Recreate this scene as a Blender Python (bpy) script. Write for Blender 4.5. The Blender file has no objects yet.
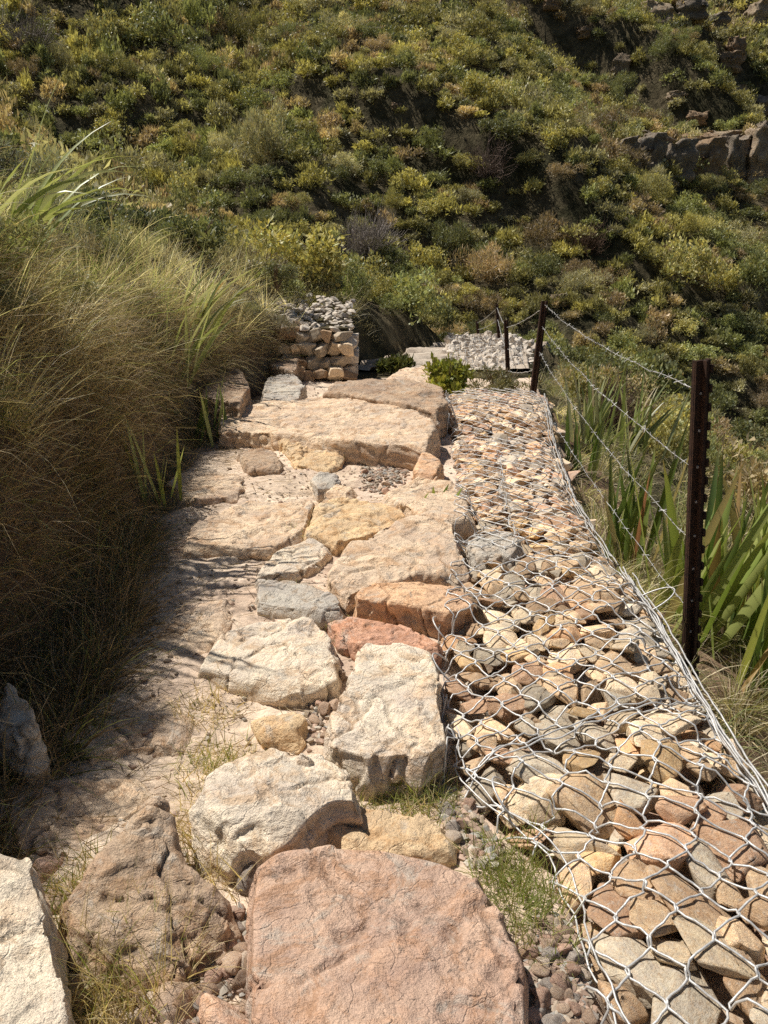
import bpy, bmesh, math, random
import numpy as np
from mathutils import Vector, Matrix, Euler
from mathutils.bvhtree import BVHTree

random.seed(7)
RNG = np.random.default_rng(11)
C = bpy.context.scene.collection
R = math.radians

# ------------------------------------------------------------------ camera model
CAM = np.array([0.0, 0.0, 1.6]); PITCH = R(20.0); FPX = 770.0
CP, SP = math.cos(PITCH), math.sin(PITCH)

def ray(px, py):
    a, b = (px - 384) / FPX, (512 - py) / FPX
    d = np.array([a, CP + b * SP, -SP + b * CP])
    return d / np.linalg.norm(d)

def at(px, py, z=0.0):
    d = ray(px, py)
    t = (z - CAM[2]) / d[2]
    return CAM + d * t

def project(p):
    v = np.asarray(p, float) - CAM
    dep = v[..., 1] * CP - v[..., 2] * SP
    up = v[..., 1] * SP + v[..., 2] * CP
    return 384 + FPX * v[..., 0] / dep, 512 - FPX * up / dep, dep

# ------------------------------------------------------------------ numpy noise
_P = np.random.default_rng(3).permutation(256); _P = np.concatenate([_P, _P, _P])
_G = np.random.default_rng(4).normal(size=(256, 3)); _G /= np.linalg.norm(_G, axis=1)[:, None]

def perlin(p):
    p = np.asarray(p, float)
    i = np.floor(p).astype(int); f = p - i; i &= 255
    u = f * f * f * (f * (f * 6 - 15) + 10)
    def g(dx, dy, dz):
        h = _P[_P[_P[(i[:, 0] + dx) & 255] + ((i[:, 1] + dy) & 255)] + ((i[:, 2] + dz) & 255)]
        v = _G[h]
        return v[:, 0] * (f[:, 0] - dx) + v[:, 1] * (f[:, 1] - dy) + v[:, 2] * (f[:, 2] - dz)
    def L(a, b, t): return a + t * (b - a)
    x0 = L(g(0, 0, 0), g(1, 0, 0), u[:, 0]); x1 = L(g(0, 1, 0), g(1, 1, 0), u[:, 0])
    x2 = L(g(0, 0, 1), g(1, 0, 1), u[:, 0]); x3 = L(g(0, 1, 1), g(1, 1, 1), u[:, 0])
    return L(L(x0, x1, u[:, 1]), L(x2, x3, u[:, 1]), u[:, 2])

def fbm(p, octv=4, gain=.5, lac=2.03):
    p = np.asarray(p, float); s = np.zeros(len(p)); a = 1.0
    for k in range(octv):
        s += a * perlin(p + 17.3 * k); p = p * lac; a *= gain
    return s

def ridged(p, octv=3):
    p = np.asarray(p, float); s = np.zeros(len(p)); a = 1.0
    for k in range(octv):
        s += a * (1 - 2 * np.abs(perlin(p + 31.7 * k))); p = p * 2.1; a *= .5
    return s

def sstep(a, b, x):
    t = np.clip((np.asarray(x, float) - a) / (b - a), 0, 1)
    return t * t * (3 - 2 * t)

def xy0(x, y, s=1.0, off=0.0):
    x = np.asarray(x, float).ravel(); y = np.asarray(y, float).ravel()
    return np.stack([x * s + off, y * s + off, np.full_like(x, off + .37)], 1)

# ------------------------------------------------------------------ terrain
def xf(y):   # foot of the grassy bank
    return np.interp(y, [-6, 2, 2.8, 4, 5.7, 7.5, 9, 10, 11.5, 13, 16, 20], [-1.42, -1.4, -1.33, -1.42, -1.58, -1.48, -1.15, -.8, -.15, .3, 1.5, 3.2])
def xr(y):   # outer edge of the gabion
    return np.interp(y, [-6, .8, 2.06, 2.84, 3.66, 4.62, 6.1, 7.5, 9, 13, 16, 20], [1.0, 1.1, 1.12, 1.15, 1.17, 1.2, 1.36, 1.56, 1.8, 2.45, 3.6, 5.6])
def xl(y):   # inner edge of the gabion
    return np.interp(y, [.6, 1.0, 1.6, 1.75, 1.96, 2.84, 3.66, 5.27, 7.4], [.5, .47, .43, .32, .19, .25, .36, .5, .57])
def zp(y):
    return np.interp(y, [-6, 7.5, 9.5, 13, 16, 22], [0, 0, -.1, -.32, -.5, -1.2])

def FAR(x, y):
    n = fbm(xy0(x, y, .05), 3) * 3.2 + fbm(xy0(x, y, .16, 9.0), 3) * 1.5
    z = -10.4 + .42 * y - .25 * x
    z = z + .25 * np.maximum(y - 62, 0)
    c = y - .1 * x + 3 * fbm(xy0(x, y, .06, 4.0), 2)
    z = z + 4.5 * sstep(56.5, 58.5, c) * sstep(14, 24, x) + 3.5 * sstep(104, 107, c) * sstep(8, 22, x)
    # shaded scarp that runs down to the right across the slope
    g = .555 * (x - 4) + .83 * (y - 60) + 1.6 * fbm(xy0(x, y, .11, 2.0), 3)
    z = z + 5.0 * sstep(-1.0, .9, g) * sstep(-6, 4, x) * (1 - sstep(16, 26, x))
    g2 = .5 * (x + 6) + .86 * (y - 38) + 1.6 * fbm(xy0(x, y, .12, 6.0), 3)
    z = z + 2.2 * sstep(-.8, .8, g2) * sstep(-8, -2, x) * (1 - sstep(6, 12, x))
    return z + n.reshape(np.shape(z))

def H(x, y, detail=True):
    x = np.asarray(x, float); y = np.asarray(y, float); shp = x.shape
    x = x.ravel(); y = y.ravel()
    s = xf(y) - x
    b = np.interp(s, [-1, 0, .08, .22, .6, 1.6, 4, 30], [0, 0, .22, .66, 1.3, 2.0, 2.7, 9])
    fade = np.interp(y, [-6, 3.6, 5, 8, 12, 18, 24], [1.25, 1.25, 1.05, .8, .66, .3, 0])
    n1 = fbm(xy0(x, y, .9, 5.0), 3)
    b = b * fade * (1 + .22 * n1) + sstep(.25, .7, s) * (1 - sstep(9, 14, y)) * (.26 * fbm(xy0(x, y, 1.7, 1.0), 2) + .10 * fbm(xy0(x, y, 4.5, 3.0), 1))
    t = x - xr(y)
    rr = np.interp(t, [-1, 0, .12, .5, 2, 40], [0, 0, .34, .46, 1.15, 24]) * (1 + .12 * n1)
    N = zp(y) + b - rr
    N = N - np.interp(y, [15, 24, 40], [0, 3, 12])
    F = FAR(x, y)
    k = .8
    h = np.clip(.5 + .5 * (N - F) / k, 0, 1)
    z = F * (1 - h) + N * h + k * h * (1 - h) * .5
    near = (y < 13.5) & (N - F > .2)
    z = np.where(near, N, z)
    return z.reshape(shp)

def hit(px, py, tmax=260):
    d = ray(px, py)
    t = np.concatenate([np.arange(.8, 20, .04), np.arange(20, tmax, .2)])
    P = CAM + d * t[:, None]
    below = np.nonzero(P[:, 2] < H(P[:, 0], P[:, 1]))[0]
    return P[below[0]] if len(below) else P[-1]

# ------------------------------------------------------------------ object helpers
def props(o, label=None, cat=None, group=None, kind=None):
    if label: o['label'] = label
    if cat: o['category'] = cat
    if group: o['group'] = group
    if kind: o['kind'] = kind
    return o

def link(o, parent=None):
    C.objects.link(o)
    if parent is not None: o.parent = parent
    return o

def empty(name, loc, label, cat, group=None):
    o = bpy.data.objects.new(name, None); o.location = [float(v) for v in loc]; o.empty_display_size = .1
    link(o); return props(o, label, cat, group)

def np_mesh(name, V, F, mat=None, col=None, smooth=True):
    """V n x 3, F m x k (k = 3 or 4) numpy arrays; col optional n x 3 per-vertex colours"""
    V = np.ascontiguousarray(V, dtype=np.float32); F = np.ascontiguousarray(F, dtype=np.int32)
    me = bpy.data.meshes.new(name)
    k = F.shape[1]
    if col is None and mat is not None and mat.name.startswith('small_sandstone'): col = np.ones((1, 3))
    me.vertices.add(len(V)); me.vertices.foreach_set('co', V.ravel())
    me.loops.add(F.size); me.loops.foreach_set('vertex_index', F.ravel())
    me.polygons.add(len(F)); me.polygons.foreach_set('loop_start', np.arange(0, F.size, k, dtype=np.int32))
    me.polygons.foreach_set('use_smooth', np.full(len(F), smooth))
    if col is not None:
        a = me.attributes.new('Col', 'FLOAT_COLOR', 'POINT')
        c4 = np.ones((len(V), 4), np.float32); c4[:, :3] = col
        a.data.foreach_set('color', c4.ravel())
    me.update(calc_edges=True); me.validate()
    if mat: me.materials.append(mat)
    return me

def mesh_obj(name, me, parent=None, loc=None, color=None):
    o = bpy.data.objects.new(name, me)
    if loc is not None: o.location = [float(v) for v in loc]
    if color is not None: o.color = (color[0], color[1], color[2], 1)
    return link(o, parent)

def tube(pts, r, n=6, closed=False):
    """tube round a polyline; r scalar or per-point"""
    P = np.asarray(pts, float); m = len(P)
    T = np.gradient(P, axis=0); T /= np.linalg.norm(T, axis=1)[:, None] + 1e-9
    up = np.array([0, 0, 1.0]); A = np.cross(T, up)
    bad = np.linalg.norm(A, axis=1) < .1
    A[bad] = np.cross(T[bad], np.array([0, 1.0, 0]))
    A /= np.linalg.norm(A, axis=1)[:, None]; B = np.cross(A, T)
    rr = np.broadcast_to(np.asarray(r, float), (m,))
    th = np.arange(n) * 2 * np.pi / n
    V = P[:, None, :] + rr[:, None, None] * (np.cos(th)[None, :, None] * A[:, None, :] + np.sin(th)[None, :, None] * B[:, None, :])
    i = np.arange(m - 1)[:, None] * n; j = np.arange(n)[None, :]; j2 = (j + 1) % n
    F = np.stack([i + j, i + j2, i + n + j2, i + n + j], -1).reshape(-1, 4)
    return V.reshape(-1, 3), F

class Bag:
    def __init__(s): s.V = []; s.F = []; s.Cc = []; s.n = 0
    def add(s, V, F, col=None):
        s.V.append(V); s.F.append(F + s.n); s.n += len(V)
        if col is not None: s.Cc.append(np.broadcast_to(col, (len(V), 3)))
    def mesh(s, name, mat, smooth=True):
        return np_mesh(name, np.concatenate(s.V), np.concatenate(s.F), mat, np.concatenate(s.Cc) if s.Cc else None, smooth)

def box_np(c, half, M=np.eye(3)):
    q = np.array([[x, y, z] for x in (-1, 1) for y in (-1, 1) for z in (-1, 1)], float) * half
    F = np.array([[0, 1, 3, 2], [4, 6, 7, 5], [0, 4, 5, 1], [2, 3, 7, 6], [0, 2, 6, 4], [1, 5, 7, 3]])
    return q @ np.asarray(M).T + c, F

# ------------------------------------------------------------------ materials
class NT:
    def __init__(s, name):
        s.m = bpy.data.materials.new(name); s.m.use_nodes = True
        s.t = s.m.node_tree; s.t.nodes.clear()
        s.out = s.n('ShaderNodeOutputMaterial')
    def n(s, ty, **kw):
        o = s.t.nodes.new(ty)
        for k, v in kw.items():
            if k in o.inputs: o.inputs[k].default_value = v
            else: setattr(o, k, v)
        return o
    def l(s, a, b): s.t.links.new(a, b)
    def noise(s, vec, scale, detail=4, rough=.6, dist=0.0):
        o = s.n('ShaderNodeTexNoise'); o.inputs['Scale'].default_value = scale; o.inputs['Detail'].default_value = detail
        o.inputs['Roughness'].default_value = rough; o.inputs['Distortion'].default_value = dist
        if vec is not None: s.l(vec, o.inputs['Vector'])
        return o.outputs['Fac']
    def ramp(s, fac, stops):
        o = s.n('ShaderNodeValToRGB'); e = o.color_ramp.elements
        while len(e) < len(stops): e.new(.5)
        for k, (p, c) in enumerate(stops):
            e[k].position = p; e[k].color = (c, c, c, 1) if not isinstance(c, tuple) else (*c, 1)
        s.l(fac, o.inputs['Fac']); return o.outputs['Color']
    def mix(s, fac, a, b, mode='MIX'):
        o = s.n('ShaderNodeMix', data_type='RGBA', blend_type=mode)
        for v, i in ((fac, 0), (a, 6), (b, 7)):
            if isinstance(v, (int, float)): o.inputs[i].default_value = v
            elif isinstance(v, tuple): o.inputs[i].default_value = (*v, 1)
            else: s.l(v, o.inputs[i])
        return o.outputs[2]
    def math(s, op, a, b=0.0):
        o = s.n('ShaderNodeMath', operation=op)
        for v, i in ((a, 0), (b, 1)):
            if isinstance(v, (int, float)): o.inputs[i].default_value = v
            else: s.l(v, o.inputs[i])
        return o.outputs[0]

def rock_material(name, fine=1.0, attr=False, gain=1.98, dist=None):
    t = NT(name)
    tc = t.n('ShaderNodeTexCoord'); oi = t.n('ShaderNodeObjectInfo')
    off = t.n('ShaderNodeVectorMath', operation='SCALE'); off.inputs['Scale'].default_value = 37.0
    cmb = t.n('ShaderNodeCombineXYZ')
    t.l(oi.outputs['Random'], cmb.inputs[0]); t.l(oi.outputs['Random'], cmb.inputs[1]); t.l(oi.outputs['Random'], cmb.inputs[2])
    t.l(cmb.outputs[0], off.inputs[0])
    add = t.n('ShaderNodeVectorMath', operation='ADD'); t.l(tc.outputs['Object'], add.inputs[0]); t.l(off.outputs[0], add.inputs[1])
    v = add.outputs[0]
    mp = t.n('ShaderNodeMapping'); mp.inputs['Scale'].default_value = (1, 1, 3.2); mp.inputs['Rotation'].default_value = (.25, .15, 0); t.l(v, mp.inputs[0])
    vs = mp.outputs[0]
    big = t.noise(v, 4.0 * fine, 5, .62, .4)
    med = t.noise(v, 17 * fine, 6, .7)
    strata = t.noise(vs, 9 * fine, 5, .6, .6)
    fineN = t.noise(v, 90 * fine, 5, .75)
    grain = t.noise(v, 320 * fine, 2, .7)
    base = t.mix(1.0, oi.outputs['Color'], (gain, gain, gain), 'MULTIPLY')
    if attr:
        ca = t.n('ShaderNodeAttribute', attribute_name='Col'); base = t.mix(1.0, base, ca.outputs['Color'], 'MULTIPLY')
    c = t.mix(t.ramp(big, [(.32, 0.0), (.66, 1.0)]), t.mix(1.0, base, (.74, .70, .70), 'MULTIPLY'), t.mix(1.0, base, (1.12, 1.08, 1.0), 'MULTIPLY'))
    c = t.mix(t.math('MULTIPLY', t.ramp(strata, [(.5, 0.0), (.72, 1.0)]), .55), c, t.mix(1.0, base, (1.0, .74, .52), 'MULTIPLY'))      # iron staining
    c = t.mix(t.math('MULTIPLY', t.ramp(t.noise(v, 6.5 * fine, 6, .72, .8), [(.55, 0.0), (.63, 1.0)]), .6), c, (.62, .555, .46))          # bleached weathered skin
    c = t.mix(t.math('MULTIPLY', t.ramp(t.noise(v, 11 * fine, 6, .78, .5), [(.6, 0.0), (.68, 1.0)]), .6), c, (.16, .145, .125))        # grey lichen
    c = t.mix(t.math('MULTIPLY', t.ramp(fineN, [(.28, 1.0), (.45, 0.0)]), .55), c, t.mix(1.0, base, (.42, .36, .32), 'MULTIPLY'))
    c = t.mix(t.math('MULTIPLY', t.ramp(t.noise(v, 7.5 * fine, 7, .74, 1.2), [(.52, 0.0), (.60, 1.0)]), .62), c, t.mix(1.0, base, (.66, .50, .36), 'MULTIPLY'))   # brown stain
    vein = t.ramp(t.noise(v, 3.2 * fine, 8, .62, .7), [(.494, 0.0), (.5, 1.0), (.506, 0.0)])
    c = t.mix(t.math('MULTIPLY', t.math('MULTIPLY', vein, t.ramp(t.noise(v, 2.1 * fine, 2), [(.5, 0.0), (.62, 1.0)])), .5), c, t.mix(1.0, base, (.34, .27, .22), 'MULTIPLY'))
    c = t.mix(.55, c, t.mix(1.0, c, t.ramp(grain, [(.3, .55), (.7, 1.35)]), 'MULTIPLY'))
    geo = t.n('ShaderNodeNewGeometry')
    pt = t.ramp(geo.outputs['Pointiness'], [(.40, .45), (.49, .92), (.53, 1.05), (.62, 1.35)])  # shade in cavities and highlights on edges, painted into the rock colour
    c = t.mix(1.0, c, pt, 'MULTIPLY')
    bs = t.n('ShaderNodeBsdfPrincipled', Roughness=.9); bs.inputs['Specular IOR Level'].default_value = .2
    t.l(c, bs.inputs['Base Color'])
    crack = t.n('ShaderNodeTexVoronoi', feature='DISTANCE_TO_EDGE'); crack.inputs['Scale'].default_value = 5 * fine
    wv = t.n('ShaderNodeVectorMath', operation='ADD'); t.l(v, wv.inputs[0])
    nz = t.n('ShaderNodeTexNoise'); nz.inputs['Scale'].default_value = 6 * fine; nz.inputs['Detail'].default_value = 5; t.l(v, nz.inputs['Vector'])
    sc = t.n('ShaderNodeVectorMath', operation='SCALE'); sc.inputs['Scale'].default_value = .35 / fine; t.l(nz.outputs['Color'], sc.inputs[0]); t.l(sc.outputs[0], wv.inputs[1])
    t.l(wv.outputs[0], crack.inputs['Vector'])
    ck = t.ramp(crack.outputs['Distance'], [(0.0, 0.0), (.03, 1.0)])
    h = t.math('ADD', t.math('MULTIPLY', med, .9), t.math('MULTIPLY', strata, .55))
    h = t.math('ADD', h, t.math('MULTIPLY', fineN, .22))
    h = t.math('ADD', h, t.math('MULTIPLY', grain, .05))
    h = t.math('ADD', h, t.math('SUBTRACT', t.math('MULTIPLY', ck, .10), t.math('MULTIPLY', vein, .06)))
    bp = t.n('ShaderNodeBump', Strength=1.0, Distance=dist or .028 / fine); t.l(h, bp.inputs['Height'])
    t.l(bp.outputs[0], bs.inputs['Normal'])
    t.l(bs.outputs[0], t.out.inputs[0])
    return t.m

def leaf_material(name, trans=.35, rough=.55, spec=.3):
    t = NT(name)
    at_ = t.n('ShaderNodeAttribute', attribute_name='Col'); oi = t.n('ShaderNodeObjectInfo')
    c = t.mix(1.0, at_.outputs['Color'], oi.outputs['Color'], 'MULTIPLY')
    bs = t.n('ShaderNodeBsdfPrincipled', Roughness=rough); bs.inputs['Specular IOR Level'].default_value = spec
    t.l(c, bs.inputs['Base Color'])
    tr = t.n('ShaderNodeBsdfTranslucent'); t.l(t.mix(1.0, c, (1.25, 1.2, .7), 'MULTIPLY'), tr.inputs['Color'])
    mx = t.n('ShaderNodeMixShader', Fac=trans); t.l(bs.outputs[0], mx.inputs[1]); t.l(tr.outputs[0], mx.inputs[2])
    t.l(mx.outputs[0], t.out.inputs[0]); return t.m

def soil_material(name):
    t = NT(name)
    geo = t.n('ShaderNodeNewGeometry'); v = geo.outputs['Position']
    at_ = t.n('ShaderNodeAttribute', attribute_name='Col')
    n1 = t.noise(v, 2.2, 6, .65, .5); n2 = t.noise(v, 24, 6, .7); n3 = t.noise(v, 130, 4, .75)
    c = t.mix(t.ramp(n1, [(.35, 0.0), (.65, 1.0)]), (.74, .68, .64), (1.12, 1.1, 1.08))
    c = t.mix(1.0, c, at_.outputs['Color'], 'MULTIPLY')
    c = t.mix(.75, c, t.mix(1.0, c, t.ramp(n2, [(.3, .55), (.55, 1.0), (.75, 1.25)]), 'MULTIPLY'))
    c = t.mix(.3, c, t.mix(1.0, c, t.ramp(n3, [(.32, .5), (.5, 1.0), (.72, 1.4)]), 'MULTIPLY'))
    pt = t.ramp(geo.outputs['Pointiness'], [(.42, .4), (.49, .95), (.56, 1.15)])  # shading of dips and raised grit put into the soil colour
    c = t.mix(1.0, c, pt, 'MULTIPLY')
    bs = t.n('ShaderNodeBsdfPrincipled', Roughness=.95); bs.inputs['Specular IOR Level'].default_value = .1
    t.l(c, bs.inputs['Base Color'])
    mp = t.n('ShaderNodeMapping'); mp.inputs['Scale'].default_value = (1, 2.6, 3); mp.inputs['Rotation'].default_value = (0, 0, -.35); t.l(v, mp.inputs[0])
    st = t.noise(mp.outputs[0], 7, 6, .68, .8)
    h = t.math('ADD', t.math('MULTIPLY', n2, .8), t.math('MULTIPLY', n3, .22)); h = t.math('ADD', h, t.math('MULTIPLY', st, 1.1))
    bp = t.n('ShaderNodeBump', Strength=.8, Distance=.015); t.l(h, bp.inputs['Height']); t.l(bp.outputs[0], bs.inputs['Normal'])
    t.l(bs.outputs[0], t.out.inputs[0]); return t.m

def hill_material(name):
    t = NT(name)
    geo = t.n('ShaderNodeNewGeometry'); v = geo.outputs['Position']
    n1 = t.noise(v, .35, 5, .65); n2 = t.noise(v, 3.0, 6, .7)
    c = t.mix(t.ramp(n1, [(.4, 0.0), (.62, 1.0)]), (.07, .064, .034), (.19, .15, .09))
    c = t.mix(.8, c, t.mix(1.0, c, t.ramp(n2, [(.35, .3), (.6, 1.3)]), 'MULTIPLY'))
    bs = t.n('ShaderNodeBsdfPrincipled', Roughness=1.0); bs.inputs['Specular IOR Level'].default_value = .05
    t.l(c, bs.inputs['Base Color'])
    bp = t.n('ShaderNodeBump', Strength=1.0, Distance=.3); t.l(n2, bp.inputs['Height']); t.l(bp.outputs[0], bs.inputs['Normal'])
    t.l(bs.outputs[0], t.out.inputs[0]); return t.m

def metal_material(name, c0, c1, rough, metallic, scale):
    t = NT(name); tc = t.n('ShaderNodeNewGeometry')
    n = t.noise(tc.outputs['Position'], scale, 5, .7)
    c = t.mix(t.ramp(n, [(.35, 0.0), (.65, 1.0)]), c0, c1)
    bs = t.n('ShaderNodeBsdfPrincipled', Roughness=rough, Metallic=metallic)
    t.l(c, bs.inputs['Base Color'])
    bp = t.n('ShaderNodeBump', Strength=.5, Distance=.003); t.l(n, bp.inputs['Height']); t.l(bp.outputs[0], bs.inputs['Normal'])
    t.l(bs.outputs[0], t.out.inputs[0]); return t.m

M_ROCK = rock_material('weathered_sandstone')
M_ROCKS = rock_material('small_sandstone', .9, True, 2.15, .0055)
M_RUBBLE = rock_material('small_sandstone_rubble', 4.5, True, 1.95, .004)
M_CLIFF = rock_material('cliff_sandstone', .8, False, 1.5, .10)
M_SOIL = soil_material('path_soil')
M_HILL = hill_material('hillside_soil')
M_LEAF = leaf_material('shrub_leaf', .30, .5, .35)
M_GRASS = leaf_material('grass_blade', .42, .6, .25)
M_SWORD = leaf_material('sword_leaf', .30, .38, .5)
M_TWIG = leaf_material('dry_twig', .05, .85, .1)
M_WIRE = metal_material('galvanised_wire', (.50, .48, .45), (.78, .76, .72), .45, .3, 60)
M_RUST = metal_material('rusted_steel', (.030, .016, .011), (.085, .040, .022), .75, .3, 55)

# ------------------------------------------------------------------ ground sheets
def grid_mesh(xs, ys, zfun):
    X, Y = np.meshgrid(xs, ys); Z = zfun(X, Y)
    nx, ny = len(xs), len(ys)
    V = np.stack([X, Y, Z], -1).reshape(-1, 3)
    i = np.arange(ny - 1)[:, None] * nx; j = np.arange(nx - 1)[None, :]
    F = np.stack([i + j, i + j + 1, i + nx + j + 1, i + nx + j], -1).reshape(-1, 4)
    return V, F

xs = np.concatenate([np.arange(-90, -14, 1.6), np.arange(-14, -4, .4), np.arange(-4, 6, .14), np.arange(6, 20, .4), np.arange(20, 200, 1.6)])
ys = np.concatenate([np.arange(-8, 0, .5), np.arange(0, 14, .16), np.arange(14, 50, .5), np.arange(50, 120, .9), np.arange(120, 260, 3)])
def zterr(X, Y):
    z = H(X, Y)
    inside = (X > -1.75) & (X < 1.95) & (Y > -1) & (Y < 9.4)
    return np.where(inside, z - .22, z)
V, F = grid_mesh(xs, ys, zterr)
o = mesh_obj('hillside', np_mesh('hillside', V, F, M_HILL)); props(o, 'scrub covered slope of the ravine', None, None, 'structure'); 

def ground_z(X, Y):
    shp = X.shape; x = X.ravel(); y = Y.ravel()
    z = H(x, y)
    inside = sstep(0, .25, x - xf(y)) * (1 - sstep(-.25, .05, x - xr(y)))
    p = np.stack([x, y, np.zeros_like(x)], 1)
    rot = np.stack([x * .9 + y * .42, y * .9 - x * .42, np.zeros_like(x)], 1)
    lump = fbm(p * 1.7, 4) * .05
    bed = ridged(rot * np.array([1.3, 3.2, 1]) + .35 * fbm(p * 2.1, 2)[:, None], 3)
    left = 1 - sstep(-.55, -.15, x - .10 * y * 0)          # worn bedrock on the bank side
    rk = left * sstep(2.0, 2.6, y) * (.010 * bed + .012 * np.round(3 * fbm(rot * np.array([1.0, 2.0, 1]) + 4, 2)) / 1.0)
    fine = fbm(p * 9, 3) * .010 + fbm(p * 30, 2) * .004
    g = sstep(.0, .12, x - xl(y)) * (1 - sstep(.04, .12, x - xr(y))) * sstep(.5, .7, y) * (1 - sstep(7.3, 7.6, y))
    z = z + inside * (lump + rk + fine) - .13 * g + (1 - inside) * fbm(p * 3, 4) * .07
    return z.reshape(shp)

gxs = np.arange(-1.8, 2.0, .0125); gys = np.concatenate([np.arange(-1.2, .8, .06), np.arange(.8, 5, .0125), np.arange(5, 9.5, .022)])
V, F = grid_mesh(gxs, gys, ground_z)
GRID = V[:, 2].reshape(len(gys), len(gxs)).copy()
d_b = V[:, 0] - xf(V[:, 1]); d_r = V[:, 0] - xr(V[:, 1])
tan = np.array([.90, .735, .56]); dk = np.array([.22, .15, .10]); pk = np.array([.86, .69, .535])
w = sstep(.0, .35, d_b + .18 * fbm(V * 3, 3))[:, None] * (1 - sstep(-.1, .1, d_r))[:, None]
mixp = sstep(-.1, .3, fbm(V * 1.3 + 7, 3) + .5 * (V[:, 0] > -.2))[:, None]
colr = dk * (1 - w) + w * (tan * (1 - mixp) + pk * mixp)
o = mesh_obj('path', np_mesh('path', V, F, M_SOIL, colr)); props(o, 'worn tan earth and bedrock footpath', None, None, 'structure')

# distant turn of the path, beyond the boulders
us = np.linspace(0, 1, 90); pys = np.arange(10.2, 15.5, .04)
U, YY = np.meshgrid(us, pys); XX = xf(YY) + .05 + U * (xr(YY) - xf(YY) - .1)
V, F = grid_mesh(us, pys, lambda a_, b_: a_ * 0); V[:, 0] = XX.ravel()
p = np.stack([V[:, 0], V[:, 1], V[:, 0] * 0], 1)
V[:, 2] = H(V[:, 0], V[:, 1]) + .04 + fbm(p * 1.5, 4) * .06 + np.round(2 * fbm(p * np.array([.5, 1.8, 1]), 2)) * .05 - .25 * (np.abs(U.ravel() - .5) > .49)
o = mesh_obj('stepped_path', np_mesh('stepped_path', V, F, M_SOIL, np.broadcast_to(np.array([.6, .52, .42]), V.shape))); props(o, 'pale stone steps of the path at its far bend', None, None, 'structure')

# ------------------------------------------------------------------ rocks
COL = dict(pale=(.52, .455, .365), tan=(.475, .375, .275), pink=(.445, .315, .235), red=(.44, .265, .185), grey=(.35, .325, .285),
           ochre=(.475, .36, .225), brown=(.31, .235, .17), dark=(.17, .15, .135), white=(.58, .55, .50), orange=(.48, .325, .21))

def smooth_np(V, E, n, lam=.5):
    deg = np.bincount(E.ravel(), minlength=len(V))[:, None].astype(float)
    for _ in range(n):
        S = np.zeros_like(V)
        np.add.at(S, E[:, 0], V[E[:, 1]]); np.add.at(S, E[:, 1], V[E[:, 0]])
        V = V + lam * (S / np.maximum(deg, 1) - V)
    return V

def remeshed(V, faces, vox):
    me = bpy.data.meshes.new('tmp'); me.from_pydata([tuple(v) for v in V], [], faces)
    ob = bpy.data.objects.new('tmp', me); C.objects.link(ob)
    md = ob.modifiers.new('r', 'REMESH'); md.mode = 'VOXEL'; md.voxel_size = vox
    dg = bpy.context.evaluated_depsgraph_get()
    m2 = bpy.data.meshes.new_from_object(ob.evaluated_get(dg))
    bpy.data.objects.remove(ob); bpy.data.meshes.remove(me)
    n = len(m2.vertices); v = np.empty(n * 3, np.float32); m2.vertices.foreach_get('co', v)
    E = np.empty(len(m2.edges) * 2, np.int32); m2.edges.foreach_get('vertices', E)
    return m2, v.reshape(-1, 3).astype(float), E.reshape(-1, 2)

def normals_of(me):
    nn = np.empty(len(me.vertices) * 3, np.float32); me.vertex_normals.foreach_get('vector', nn)
    return nn.reshape(-1, 3).astype(float)

ROCK_BVH = []   # (V, F) of everything the wire and grass drape over

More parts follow.
